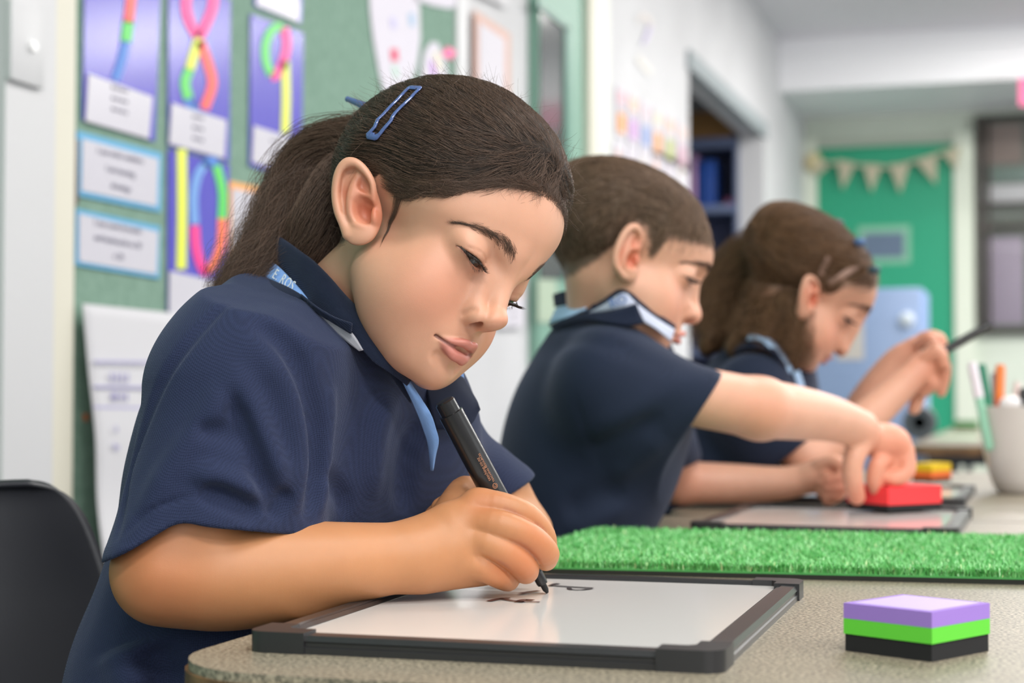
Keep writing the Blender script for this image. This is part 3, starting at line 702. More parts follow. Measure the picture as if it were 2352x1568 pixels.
# number 8
p8 = poster('number_poster', 'violet number 8 poster with pink, yellow and green strokes', [(388, -60), (530, 0), (527, 372), (387, 335)], M_VIOLET)
for pts, m in (([(455, 84), (436, 50), (428, 10), (436, -30)], M_PNK), ([(436, -28), (452, -45), (480, -40), (492, -10)], M_RED), ([(492, -12), (488, 20), (474, 55), (458, 86)], M_PNK), ([(458, 88), (446, 125), (436, 160)], M_YEL), ([(436, 158), (426, 190), (434, 228)], M_GRN), ([(460, 95), (480, 150), (488, 195), (470, 250)], M_RED), ([(434, 226), (442, 244), (452, 240)], M_BLU)):
    wall_strip('numeral', pts, 22, .0165, m, p8)
wall_poly('caption_card', [(395, 236), (521, 276), (516, 364), (389, 330)], .0175, .0012, M_LAM, p8)
for k in range(3): wall_text('lettering', 'llll lll llll', 455, 270 + k * 25, 7, .28, .0192, M_INK, p8, 1.5)
# number 9
p9 = poster('number_poster', 'violet number 9 poster with green and pink loop', [(576, 32), (697, 76), (692, 420), (573, 380)], M_VIOLET)
for pts, m in (([(650, 62), (628, 66), (612, 98), (612, 140), (624, 172)], M_GRN), ([(654, 64), (660, 100), (652, 140), (636, 172), (624, 176)], M_PNK), ([(656, 140), (658, 220), (656, 306)], M_YEL)):
    wall_strip('numeral', pts, 19, .0165, m, p9)
wall_poly('caption_card', [(583, 288), (688, 322), (684, 402), (579, 372)], .0175, .0012, M_LAM, p9)
for k in range(2): wall_text('lettering', 'lll llll ll', 630, 325 + k * 25, 6, .28, .0192, M_INK, p9, 1.4)
# number 10
p10 = poster('number_poster', 'violet number 10 poster with yellow stroke and rainbow oval', [(387, 342), (527, 378), (523, 800), (386, 800)], M_VIOLET)
wall_strip('numeral', [(418, 342), (419, 480), (417, 618)], 22, .0165, M_YEL, p10)
for pts, m in (([(448, 515), (446, 450), (456, 400), (475, 374)], M_LBL), ([(470, 380), (482, 370), (500, 372)], M_BLU), ([(498, 380), (512, 440), (511, 502)], M_GRN), ([(511, 502), (508, 560), (492, 605), (474, 626)], M_ORP), ([(448, 518), (452, 570), (464, 612), (478, 628)], M_PNK)):
    wall_strip('numeral', pts, 20, .0165, m, p10)
wall_poly('caption_card', [(390, 622), (520, 650), (516, 800), (388, 800)], .0175, .0012, M_LAM, p10)
# caption card over poster 9
c6 = poster('caption_sheet', 'white caption sheet above the number 9 poster, cut by the top edge', [(585, -120), (697, -80), (692, 54), (585, 14)], M_VIOLET, cat='card'); wall_poly('paper', [(592, -90), (690, -55), (685, 50), (590, 12)], .0165, .0012, M_LAM, c6)
# sentence cards
def card(label, pts, inner, lines, x, y, dy, sl):
    e = poster('sentence_card', label, pts, M_SKY, cat='card'); wall_poly('paper', inner, .0165, .001, M_LAM, e)
    for k, s_ in enumerate(lines): wall_text('lettering', s_, x, y + dy * k, 12, sl, .0182, M_INK, e, 1.25)
card('upper blue-edged sentence card pinned beside the number 8 poster', [(178, 300), (372, 352), (370, 487), (176, 448)], [(190, 318), (364, 365), (361, 474), (188, 438)], ['I can order numbers', 'I am learning', 'drawings'], 278, 358, 36, .24)
card('lower blue-edged sentence card below the other sentence card', [(176, 479), (368, 520), (366, 640), (174, 608)], [(182, 490), (364, 532), (360, 630), (182, 600)], ['I can count forwards', 'and backwards to 20', 'x 20'], 272, 521, 34, .2)
oc = poster('orange_card', 'white card with orange edge, half hidden by the dark ponytail', [(525, 415), (640, 438), (640, 640), (523, 610)], M_ORG, cat='card'); wall_poly('paper', [(534, 432), (632, 452), (632, 622), (532, 596)], .0165, .001, M_LAM, oc)
for k in range(4): wall_text('lettering', 'lll ll lll', 575, 470 + 28 * k, 8, .2, .0182, M_INK, oc, 1.2)
# paper cut-outs above the girl
M_CUT = mat('white cut-out paper', srgb('dad5e0'), .6)
k1 = poster('paper_cutout', 'long white paper cut-out with red and blue drawings, above the girl', [(848, -60), (952, -60), (964, 20), (966, 90), (958, 150), (944, 195), (928, 220), (885, 220), (872, 170), (858, 90), (850, 20)], M_CUT, cat='artwork')
for pts, m, w in (([(905, 112), (908, 140)], mat('red crayon', srgb('e0406a'), .6), 16), ([(902, 40), (906, 66)], mat('lilac crayon', srgb('c9c4e6'), .6), 12), ([(945, 30), (948, 60)], mat('blue crayon', srgb('a9c4de'), .6), 12), ([(905, 150), (912, 178)], mat('mint crayon', srgb('bcdccb'), .6), 10)): wall_strip('drawing', pts, w, .0162, m, k1)
k2 = poster('paper_cutout', 'small white paper cut-out with pink corner, right of the long one', [(968, 170), (975, 120), (990, 96), (1006, 98), (1020, 130), (1030, 175), (1030, 230), (965, 230)], M_CUT, cat='artwork')
for pts, m, w in (([(1022, 116), (1042, 128)], M_PNK, 22), ([(992, 140), (998, 175)], mat('lilac marker', srgb('c58ae0'), .6), 9), ([(1002, 120), (1010, 160)], mat('pale yellow', srgb('e8e2c0'), .6), 10)): wall_strip('drawing', pts, w, .0162, m, k2)
poster('paper_cutout', 'white paper arc at the top edge above the small cut-out', [(940, -60), (1060, -60), (1060, 14), (1030, 20), (990, 12), (955, 0)], M_CUT, cat='artwork')
# chart paper hanging in front of the board
ch = empty('chart_paper', tuple(onx(190, 700, XW)), label='large sheet of white chart paper with purple handwriting behind the chair', cat='paper')
def wp(x, y, o): p = onx(x, y, XW + o); return np.array(p)
rows = [[wp(190, 697, .04), wp(430, 722, .04), wp(640, 745, .04)], [wp(203, 850, .05), wp(430, 870, .05), wp(640, 890, .05)], [wp(219, 1000, .06), wp(430, 1010, .06), wp(640, 1020, .05)], [wp(226, 1180, .07), wp(430, 1180, .06), wp(640, 1180, .06)], [wp(262, 1420, .12), wp(430, 1420, .10), wp(640, 1420, .08)]]
sh_ = sheet('sheet', rows, .0006, mat('chart paper', srgb('cfced2'), .7), None, n=24, mrows=6); sh_.parent = ch; sh_.matrix_parent_inverse = winv(ch)
M_PUR = mat('purple marker', srgb('a9a4cf'), .6)
for k, (y, s_) in enumerate(((868, 'll ll ll ll'), (912, 'llll ll ll'))): wall_text('lettering', s_, 275, y, 20, .02, .056 + .002 * k, M_PUR, ch, 1.0)
for y in (830, 888, 935): wall_strip('ruled_line', [(216, y), (290, y + 1), (348, y + 2)], 5, .056, M_PUR, ch, th=.0008)
for q, y in (('h', 985), ('ho', 1025)): wall_text('lettering', q, 268, y, 16, 0, .066, M_PUR, ch)
st = wall_poly('sticker', [(192, 950), (202, 950), (203, 966), (193, 966)], .0125, .001, mat('orange sticker', srgb('d9753f'), .5)); tag(st, 'tiny orange sticker on the green pinboard beside the chart paper', 'sticker')
# white panel with red-framed notices
struct('trim_7', (XW, wy(1050, .02), 0), (XW + .02, wy(1075, .02), ZCL), M_WHITE)
M_RFR = mat('faded red frame', srgb('cfa495'), .5)
r1 = poster('framed_notice', 'white notice with faded red frame on the pale wall, above the girl\'s forehead', [(1090, 22), (1172, 78), (1172, 420), (1090, 420)], M_RFR, cat='notice'); wall_poly('paper', [(1101, 50), (1160, 90), (1160, 400), (1101, 400)], .0165, .001, M_PAPER, r1)
r2 = poster('grey_notice', 'grey notice at the top edge above the red-framed notice', [(1088, -60), (1168, -60), (1168, 18), (1120, -4), (1088, -20)], mat('grey print card', srgb('c9c8cc'), .5), cat='notice')
r3 = poster('lower_notice', 'pale notice with reddish print seen past the girl\'s eyelashes', [(1150, 660), (1204, 664), (1204, 750), (1150, 752)], M_PAPER, cat='notice')
wall_strip('drawing', [(1176, 672), (1200, 676)], 13, .0162, mat('salmon print', srgb('e6c2b4'), .6), r3)
for k in range(3): wall_text('lettering', 'llll ll', 1180, 708 + 14 * k, 6, .05, .0168, M_INK, r3)
# door with dark glazing
d1 = box('door_1', (XW, wy(1236, .03), 0), (XW + .03, wy(1342, .03), 2.75), M_GFRAME); d1['kind'] = 'structure'
def dpoly(name, pts, off, th, m):
    o = wall_poly(name, pts, off, th, m, None); o.parent = d1; return o
dpoly('glazing', [(1241, 12), (1303, 66), (1303, 640), (1241, 640)], .03, .004, M_DGLASS)
dpoly('glazing_bead', [(1236, 0), (1308, 60), (1308, 72), (1236, 14)], .03, .012, mat('dark green bead', srgb('4f7f70'), .4)); dpoly('glazing_bead', [(1300, 60), (1312, 66), (1312, 640), (1300, 640)], .03, .012, mat('mid green bead', srgb('5c8d7d'), .4))
ns = poster('door_notice', 'small notice with green and brown print on the green door beside the boy\'s neck', [(1236, 640), (1278, 644), (1278, 740), (1236, 740)], mat('mottled print', srgb('aebfa8'), .5), off=.034, cat='notice')
struct('trim_8', (XW, wy(1342, .03) + .002, 0), (XW + .05, wy(1376, .05), ZCL), M_CREAM); struct('trim_9', (XW, wy(1376, .05), 0), (XW + .035, wy(1402, .035), ZCL), mat('pale post', srgb('dcded6'), .5))
# alphabet and picture cards
rg = np.random.default_rng(3); CN = ['pink', 'dusty rose', 'blue', 'straw', 'mint', 'orange', 'mauve', 'periwinkle', 'apricot', 'olive', 'rose grey', 'sage']; ORD = ['first', 'second', 'third', 'fourth', 'fifth', 'sixth']; cols = ['d96a86', 'e0b0a0', '4f97bd', 'd9cf9a', '9ac7a2', 'f0a050', 'c99bd0', '8aa0d0', 'e7a56a', 'b9c078', 'cfa6b6', 'a7d3b0']
def wcard(x0, y0, x1, h, m, nm, lab, grp, cat='card', off=.004):
    s = lambda x, y: y + (x - x0) * (905 - y) / (2400 - x0) * 1.0
    pts = [(x0, y0), (x1, s(x1, y0)), (x1, s(x1, y0 + h)), (x0, y0 + h)]; o = wall_poly(nm, pts, off, .003, m); tag(o, lab, cat, grp); return o
k = 0
for r_, (yy, hh) in enumerate(((196, 46), (246, 62))):
    for c_ in range(6):
        x0 = 1416 + c_ * 28; m = mat('card print', srgb(cols[(c_ + r_ * 5) % 12]), .5); sl = (905 - yy) / 985 * (x0 - 1416)
        if r_ == 0: m = mat('pale card print', tuple(.5 * a + .4 for a in srgb(cols[(c_ * 5) % 12])), .5)
        o = empty('picture_card', tuple(onx(x0, yy + sl * .8, XW)), label='%s picture card %s of the wall strip above the boy' % (CN[(c_ + r_ * 5) % 12] if r_ else 'pale ' + CN[(c_ * 5) % 12], ('in the top row' if r_ == 0 else 'in the lower row')), cat='card', group='picture cards in the strip behind the boy')
        wall_poly('card', [(x0, yy + sl * .8), (x0 + 24, yy + sl * .8 + 15), (x0 + 24, yy + sl * .8 + 15 + hh), (x0, yy + sl * .8 + hh)], .004, .003, M_PAPER, o)
        wall_poly('picture', [(x0 + 4, yy + sl * .8 + 10), (x0 + 20, yy + sl * .8 + 18), (x0 + 20, yy + sl * .8 + hh), (x0 + 4, yy + sl * .8 + hh - 6)], .0075, .001, m, o)
for c_ in range(6):
    x0 = 1412 + c_ * 29; sl = .25 * (x0 - 1412)
    o = empty('word_card', tuple(onx(x0, 330 + sl, XW)), label='%s white word card from the green door, just above the boy' % ORD[c_], cat='card', group='white word cards in the lower row behind the boy')
    wall_poly('card', [(x0, 322 + sl), (x0 + 24, 332 + sl), (x0 + 24, 410 + sl), (x0, 402 + sl)], .004, .003, M_PAPER, o)
    wall_strip('picture', [(x0 + 8, 345 + sl), (x0 + 9, 372 + sl)], 7, .0075, mat('word print', srgb(['d9a58f', 'cbbfc9', 'd8cfc4'][c_ % 3]), .6), o)
n2 = empty('hanging_numeral', tuple(onx(1480, 90, XW)), label='faint lilac and buff numeral shape stuck on the white wall above the boy', cat='decoration')
wall_strip('numeral', [(1466, 48), (1480, 36), (1494, 50), (1490, 78), (1480, 96)], 9, .004, mat('buff felt', srgb('ddd5d0'), .6), n2); wall_strip('numeral', [(1494, 60), (1486, 84), (1478, 100)], 8, .006, mat('lilac felt', srgb('c8c0e0'), .6), n2); wall_strip('numeral', [(1466, 130), (1480, 150), (1496, 168)], 14, .004, mat('stone felt', srgb('dfdcd6'), .6), n2)
# shelving inside the niche
M_BSH = mat('blue grey laminate', srgb('5f6c8c'), .5); M_BSH2 = mat('slate blue back', srgb('52597a'), .6)
yS = n1b - .02
shf = empty('shelf_unit', (XJ - .5, yS, 0), label='blue-grey shelf unit standing inside the wall niche', cat='shelf')
def sbox(nm, lo, hi, m): o = box(nm, lo, hi, m, None, bevel=.003); o.parent = shf; o.matrix_parent_inverse = winv(shf); return o
def zat(px, py): return float(ony(px, py, yS)[2])
xs0, xs1 = XJ - .75, XJ - .006; yE = yS + .40
sbox('side_panel', (xs1 - .02, yS, 0), (xs1, yE, zat(1640, 318)), M_BSH); sbox('side_panel', (xs0, yS, 0), (xs0 + .02, yE, zat(1640, 318)), M_BSH); sbox('back_panel', (xs0, yE, 0), (xs1, yE + .015, zat(1640, 318)), M_BSH2)
for a, b in ((316, 338), (470, 488), (640, 656), (800, 816)): sbox('shelf_board', (xs0 + .02, yS, zat(1640, b)), (xs1 - .02, yE, zat(1640, a)), M_BSH)
zt = zat(1640, 316)
bx = box('storage_box', (xs0 + .2, yS + .03, zt), (xs1 - .03, yE - .03, zat(1640, 252)), mat('brown cardboard', srgb('8f6a3c'), .8), bevel=.004); tag(bx, 'brown cardboard box on top of the niche shelf unit', 'box')
z2 = zat(1640, 470)
fo = box('binder', (float(ony(1600, 400, yS)[0]), yS + .02, z2), (float(ony(1640, 400, yS)[0]), yS + .28, zat(1640, 366)), mat('blue binder', srgb('1f4590'), .4), bevel=.004); tag(fo, 'blue binder standing on the upper shelf of the niche unit', 'binder')
fo = box('folder', (float(ony(1584, 400, yS)[0]), yS + .02, z2), (float(ony(1596, 400, yS)[0]), yS + .26, zat(1640, 352)), mat('pink folder', srgb('c49ac6'), .4), bevel=.003); tag(fo, 'pink folder left of the blue binder in the niche', 'folder')
fo = box('paper_stack', (float(ony(1662, 400, yS)[0]), yS + .04, z2), (float(ony(1700, 400, yS)[0]), yS + .26, zat(1640, 455)), mat('magenta stack', srgb('a5618a'), .6), bevel=.002); tag(fo, 'low magenta stack of paper right of the blue binder', 'paper')

# ---------------------------------------------------------------- back wall
bx_ = lambda px, py=600: float(ony(px, py, YB)[0])
bz_ = lambda px, py: float(ony(px, py, YB)[2])
d2 = box('door_2', (bx_(1880), YB - .03, 0), (bx_(2193), YB - .002, bz_(2030, 336)), mat('green door', srgb('1d9a74'), .45)); d2['kind'] = 'structure'
M_DF = mat('pale green door frame', srgb('d8dfcf'), .5)
struct('trim_10', (bx_(1848), YB - .06, 0), (bx_(1880), YB, bz_(2030, 336) + .06), M_DF); struct('trim_11', (bx_(2193), YB - .06, 0), (bx_(2238), YB, bz_(2030, 336) + .06), M_DF); struct('trim_12', (bx_(1880), YB - .05, bz_(2030, 336)), (bx_(2193), YB, bz_(2030, 336) + .05), mat('lintel paint', srgb('b9c0b2'), .6))
M_SG = mat('pale green sign border', srgb('7fb79b'), .5)
sg = empty('door_sign', (bx_(2034), YB - .03, bz_(2034, 560)), label='grey sign plate with pale green border on the green door', cat='sign')
for nm, q, of, m in (('border', (1972, 520, 2092, 606), .034, M_SG), ('plate', (1984, 536, 2078, 592), .038, mat('slate plate', srgb('5d6f86'), .4))):
    o = box(nm, (bx_(q[0]), YB - of, bz_(2030, q[3])), (bx_(q[2]), YB - .03, bz_(2030, q[1])), m); o.parent = sg; o.matrix_parent_inverse = winv(sg)
# bunting
M_HES = mat('hessian bunting', srgb('b9b39b'), .9); bu = empty('bunting', (bx_(2030), YB - .1, bz_(2030, 380)), label='string of pale hessian bunting flags across the green door', cat='bunting')
yq = YB - .10; q_ = lambda px, py: np.array(ony(px, py, yq))
sp, _ = smooth_pts([q_(1875, 372), q_(1960, 378), q_(2035, 384), q_(2110, 368), (q_(2200, 340))], [1] * 5, 6); bm = bmesh.new()
for a, b in zip(sp, sp[1:]): bm_cyl(bm, a, b, .010, n=6)
o = obj_bm('cord', bm, M_HES, None); o.parent = bu; o.matrix_parent_inverse = winv(bu)
for pts in (((1868, 372), (1905, 380), (1878, 405)), ((1922, 366), (1966, 374), (1936, 436)), ((1982, 376), (2026, 378), (2002, 442)), ((2042, 378), (2090, 374), (2068, 444)), ((2102, 368), (2152, 356), (2150, 424)), ((2165, 352), (2208, 334), (2196, 390))):
    bm = bmesh.new(); vs = [bm.verts.new(q_(*p)) for p in pts]; f = bm.faces.new(vs); r = bmesh.ops.extrude_face_region(bm, geom=[f]); bmesh.ops.translate(bm, verts=[g for g in r['geom'] if isinstance(g, bmesh.types.BMVert)], vec=(0, -.004, 0)); o = obj_bm('flag', bm, M_HES, None); o.parent = bu; o.matrix_parent_inverse = winv(bu)
bm = bmesh.new(); c = ony(1868, 372, YB - .08); bmesh.ops.create_uvsphere(bm, u_segments=20, v_segments=12, radius=.058, matrix=Matrix.Translation(c) @ Matrix.Diagonal((1, .5, 1.1, 1))); o = obj_bm('rosette', bm, mat('cream rosette', srgb('cfc39a'), .8), smooth=True); tag(o, 'cream rosette at the left end of the bunting', 'rosette')
ds = box('smoke_sensor', tuple(np.array(onx(1795, 70, XW)) + [-.0, -.03, -.03]), tuple(np.array(onx(1795, 70, XW)) + [.05, .03, .03]), mat('dark sensor', srgb('6e6c72'), .5), bevel=.01); tag(ds, 'small dark sensor high in the corner below the ceiling', 'sensor')
# window in the back wall
w0, w1, wz0, wz1 = bx_(2243), bx_(2243) + 1.9, bz_(2300, 768), bz_(2300, 268)
M_WF = mat('dark window frame', srgb('4a4540'), .5)
win = empty('window_1', (w0, YB - .04, wz0), kind='structure')
def wbx(nm, lo, hi, m): o = box(nm, lo, hi, m, None, bevel=.003); o.parent = win; o.matrix_parent_inverse = winv(win); return o
wbx('outdoor_view', (w0, YB - .012, wz0), (w1, YB - .002, wz1), mat('dim courtyard seen through the window', srgb('7d857c'), .4))
for q, c in (((2262, 545, 2352, 745), 'b9adc0'), ((2250, 286, 2352, 378), 'a3928a'), ((2262, 425, 2400, 465), 'e8e9ea'), ((2280, 385, 2400, 420), '8aa096')):
    wbx('outdoor_patch', (bx_(q[0]), YB - .016, bz_(2300, q[3])), (bx_(q[2]), YB - .008, bz_(2300, q[1])), mat('courtyard surface', srgb(c), .5))
for a, b in ((2243, 2256), (2268, 2276)): wbx('frame_bar', (bx_(a), YB - .06, wz0), (bx_(b), YB - .012, wz1), M_WF)
for y0, y1 in ((266, 278), (468, 476), (516, 528), (757, 768)): wbx('frame_bar', (w0, YB - .055, bz_(2300, y1)), (w1, YB - .012, bz_(2300, y0)), M_WF)
gl = wbx('pane', (w0, YB - .028, wz0), (w1, YB - .022, wz1), mat('window glass', (1, 1, 1), .02, Transmission_Weight=1.0, IOR=1.3))
pk = box('pink_banner', tuple(ony(2342, 242, YB - 1.2)), (float(ony(2420, 180, YB - 1.2)[0]), YB - 1.19, float(ony(2342, 178, YB - 1.2)[2])), mat('pink banner', srgb('ec6a9a'), .6)); tag(pk, 'pink hanging card at the far right edge under the bulkhead', 'decoration')
# periwinkle cabinet
yc = 6.0; cx0, cx1 = float(ony(1850, 800, yc)[0]), float(ony(2117, 800, yc)[0]); cz = float(ony(1980, 662, yc)[2])
M_PER = mat('periwinkle laminate', srgb('93a9d0'), .35); M_PER2 = mat('periwinkle edge', srgb('7a93c0'), .4)
cb = empty('cabinet', (cx0, yc, 0), label='periwinkle blue cabinet with round white knob in front of the green door', cat='cabinet')
def cbx(nm, lo, hi, m, bv=.004): o = box(nm, lo, hi, m, None, bevel=bv); o.parent = cb; o.matrix_parent_inverse = winv(cb); return o
cbx('carcass', (cx0, yc + .02, 0), (cx1, yc + .42, cz), M_PER2); cbx('door', (cx0 + .004, yc, .04), (cx1 - .004, yc + .019, cz - .004), M_PER)
bm = bmesh.new(); c = ony(2084, 734, yc); bm_lathe(bm, [(.008, 0), (.010, .012), (.024, .018), (.026, .026), (.018, .034), (0, .036)], 20, axis_M(c, np.array(c) + [0, -1, 0])); o = obj_bm('knob', bm, mat('white knob', srgb('d8e2ee'), .3), None, smooth=True); o.parent = cb; o.matrix_parent_inverse = winv(cb)
cc = box('cabinet_card', (float(ony(1922, 800, yc)[0]), yc - .004, float(ony(1950, 826, yc)[2])), (float(ony(1984, 800, yc)[0]), yc - .001, float(ony(1950, 738, yc)[2])), mat('cream card', srgb('d9d2cc'), .6)); tag(cc, 'cream card stuck on the periwinkle cabinet door', 'card')
# ---------------------------------------------------------------- tables
ZT = .60
M_LAMI = mat('grey speckled laminate', srgb('8b8b82'), .42)
def _lam(m):
    tc = nd(m, 'ShaderNodeTexCoord'); n = nd(m, 'ShaderNodeTexNoise'); n.inputs['Scale'].default_value = 420; n.inputs['Detail'].default_value = 2; lk(m, tc.outputs['Object'], n.inputs['Vector'])
    n2 = nd(m, 'ShaderNodeTexNoise'); n2.inputs['Scale'].default_value = 14; n2.inputs['Detail'].default_value = 4; lk(m, tc.outputs['Object'], n2.inputs['Vector'])
    r = nd(m, 'ShaderNodeValToRGB'); r.color_ramp.elements[0].position = .36; r.color_ramp.elements[1].position = .66; r.color_ramp.elements[0].color = (*srgb('5d584c'), 1); r.color_ramp.elements[1].color = (*srgb('ab9f8a'), 1); lk(m, n.outputs['Fac'], r.inputs[0])
    mx = nd(m, 'ShaderNodeMixRGB'); mx.blend_type = 'OVERLAY'; mx.inputs[0].default_value = .25; lk(m, r.outputs[0], mx.inputs[1]); lk(m, n2.outputs['Fac'], mx.inputs[2]); lk(m, mx.outputs[0], bsdf(m).inputs['Base Color']); add_bump(m, n.outputs['Fac'], .25, .0003)
_lam(M_LAMI)
M_EDGE = mat('worn brown table edge', srgb('6a4a2c'), .5); noise_color(M_EDGE, srgb('4a3220'), srgb('8a6540'), 30)
M_STEEL = mat('grey steel tube', srgb('50545a'), .35, Metallic=.8)
def rr_poly(x0, y0, x1, y1, r, n=8):
    P = []
    for cx, cy, a0 in ((x1 - r, y1 - r, 0), (x0 + r, y1 - r, 90), (x0 + r, y0 + r, 180), (x1 - r, y0 + r, 270)):
        for i in range(n + 1): a = math.radians(a0 + 90 * i / n); P.append((cx + r * math.cos(a), cy + r * math.sin(a)))
    return P
def slab(name, P, z0, z1, m, parent=None, bevel=0, world=True):
    bm = bmesh.new(); a = [bm.verts.new((x, y, z0)) for x, y in P]; b = [bm.verts.new((x, y, z1)) for x, y in P]; n = len(P)
    bm.faces.new(a[::-1]); bm.faces.new(b)
    for i in range(n): bm.faces.new((a[i], a[(i + 1) % n], b[(i + 1) % n], b[i]))
    if bevel: bmesh.ops.bevel(bm, geom=[e for e in bm.edges if len(e.link_faces) == 2 and e.calc_face_angle(0) > 1.2], offset=bevel, segments=3, affect='EDGES', profile=.5)
    bmesh.ops.recalc_face_normals(bm, faces=bm.faces); me = bpy.data.meshes.new(name); bm.to_mesh(me); bm.free(); me.materials.append(m)
    me.polygons.foreach_set('use_smooth', [True] * len(me.polygons)); me.set_sharp_from_angle(angle=.6)
    o = link(bpy.data.objects.new(name, me)); 
    if parent is not None: o.parent = parent; o.matrix_parent_inverse = winv(parent)
    return o
TX0 = float(onz(577, 1454, ZT)[0]); TY0 = float(onz(1000, 1568, ZT)[1]) - .005
def table(label, x0, y0, x1, y1, group=None):
    e = empty('table', ((x0 + x1) / 2, (y0 + y1) / 2, 0), label=label, cat='table', group=group)
    slab('tabletop', rr_poly(x0 + .002, y0 + .002, x1 - .002, y1 - .002, .07), ZT - .006, ZT, M_LAMI, e, .0015); slab('edge_band', rr_poly(x0, y0, x1, y1, .072), ZT - .030, ZT - .0055, M_EDGE, e, .004)
    for sx in (0, 1):
        for sy in (0, 1):
            px, py = (x0 + .07, x1 - .07)[sx], (y0 + .09, y1 - .09)[sy]; bm = bmesh.new(); bm_cyl(bm, (px, py, .01), (px, py, ZT - .03), .016, n=14); o = obj_bm('leg', bm, M_STEEL, None, smooth=True); o.parent = e; o.matrix_parent_inverse = winv(e)
            bm = bmesh.new(); bm_cyl(bm, (px, py, 0), (px, py, .02), .019, n=14); f = obj_bm('foot', bm, mat('black foot', (.02, .02, .02), .6), None, smooth=True); f.parent = o; f.matrix_parent_inverse = winv(o)
    for sy in (0, 1):
        py = (y0 + .09, y1 - .09)[sy]; o = box('rail', (x0 + .07, py - .012, ZT - .06), (x1 - .07, py + .012, ZT - .03), M_STEEL); o.parent = e; o.matrix_parent_inverse = winv(e)
    return e
table('grey speckled table with worn brown edge that the girl in front writes on', TX0, TY0, TX0 + .95, 2.02)
table('grey speckled table that the boy and the girl behind him share', TX0 + .014, 2.022, TX0 + .95, 3.30)
yt = float(onz(2170, 1022, ZT)[1]); table('far grey table with brown edge beyond the pen cup', -.388, yt, 1.4, yt + 1.3)
table('farthest grey table, pushed up behind the far table with the tape roll', -.388, yt + 1.304, 1.4, yt + 2.6)
# ---------------------------------------------------------------- small whiteboards
M_BOARD = mat('whiteboard film', srgb('d9d6d3'), .14); bsdf(M_BOARD).inputs['Specular IOR Level'].default_value = .6
nzb = nd(M_BOARD, 'ShaderNodeTexNoise'); nzb.inputs['Scale'].default_value = 3; add_bump(M_BOARD, nzb.outputs['Fac'], .03, .002)
M_BLK = mat('black plastic frame', (.022, .022, .024), .32); M_BLK2 = mat('black corner plastic', (.018, .018, .020), .42)
def whiteboard(label, x0, y0, x1, y1, rz=0.0, z=ZT, th=.0105):
    e = empty('whiteboard', ((x0 + x1) / 2, (y0 + y1) / 2, z), label=label, cat='whiteboard'); cx, cy = (x1 - x0) / 2, (y1 - y0) / 2; f = .0165
    ob = []
    ob.append(box('writing_surface', (-cx + f - .004, -cy + f - .004, .0015), (cx - f + .004, cy - f + .004, th - .0025), M_BOARD))
    def rail(a, b, nm='frame_rail'):
        # profile with a raised ridge, a groove and a sloped inner lip
        a, b = np.array(a), np.array(b); d = nrm(b - a); s_ = np.array([-d[1], d[0], 0]); prof = [(-f / 2, 0), (-f / 2, th * .35), (-f / 2 + .001, th * .42), (-f / 2 + .001, th * .62), (-f / 2, th * .7), (-f / 2 + .0015, th), (f * .18, th + .0004), (f * .22, th - .0006), (f * .34, th - .0004), (f / 2, th - .0022), (f / 2, 0)]
        V_ = [p + s_ * u + np.array([0, 0, w]) for p in (a, b) for u, w in prof]; n = len(prof); F_ = [[i, (i + 1) % n, n + (i + 1) % n, n + i] for i in range(n)] + [list(range(n))[::-1], list(range(n, 2 * n))]
        o = mesh_np(nm, V_, F_, M_BLK, None, smooth=False); ob.append(o)
    g = .034
    rail((cx - g, -cy + f / 2, 0)[:3], (-cx + g, -cy + f / 2, 0)) if False else None
    rail((-cx + g, -cy + f / 2, 0), (cx - g, -cy + f / 2, 0)); rail((cx - g, cy - f / 2, 0), (-cx + g, cy - f / 2, 0)); rail((cx - f / 2, -cy + g, 0), (cx - f / 2, cy - g, 0)); rail((-cx + f / 2, cy - g, 0), (-cx + f / 2, -cy + g, 0))
    for sx in (-1, 1):
        for sy in (-1, 1):
            P = []; r = .011; w = f + .0015
            X, Y = cx + .0012, cy + .0012
            pts = [(X - g - .002, Y), *[(X - r + r * math.sin(t), Y - r + r * math.cos(t)) for t in np.linspace(0, math.pi / 2, 7)], (X, Y - g - .002), (X - w, Y - g - .002), (X - w, Y - w - .004), (X - w - .004, Y - w), (X - g - .002, Y - w)]
            P = [(x * sx, y * sy) for x, y in pts]; P = P if sx * sy < 0 else P[::-1]; ob.append(slab('corner_cap', P, -.0, th + .0016, M_BLK2, None, .0012))
    for o in ob: o.parent = e
    e.rotation_euler = (0, 0, rz); return e
b1 = (np.array(onz(580, 1440, .611)), np.array(onz(1650, 1508, .611)), np.array(onz(1842, 1333, .611)))
BX0, BX1 = float(b1[0][0]) + .004, float(b1[1][0] + b1[2][0]) / 2 ; BY0, BY1 = float(b1[0][1] + b1[1][1]) / 2 - .004, float(b1[2][1])
wb = whiteboard('black-framed whiteboard under the writing girl\'s hand, with unfinished marker letters', BX0, BY0, BX1, BY1, rz=math.radians(1.0))
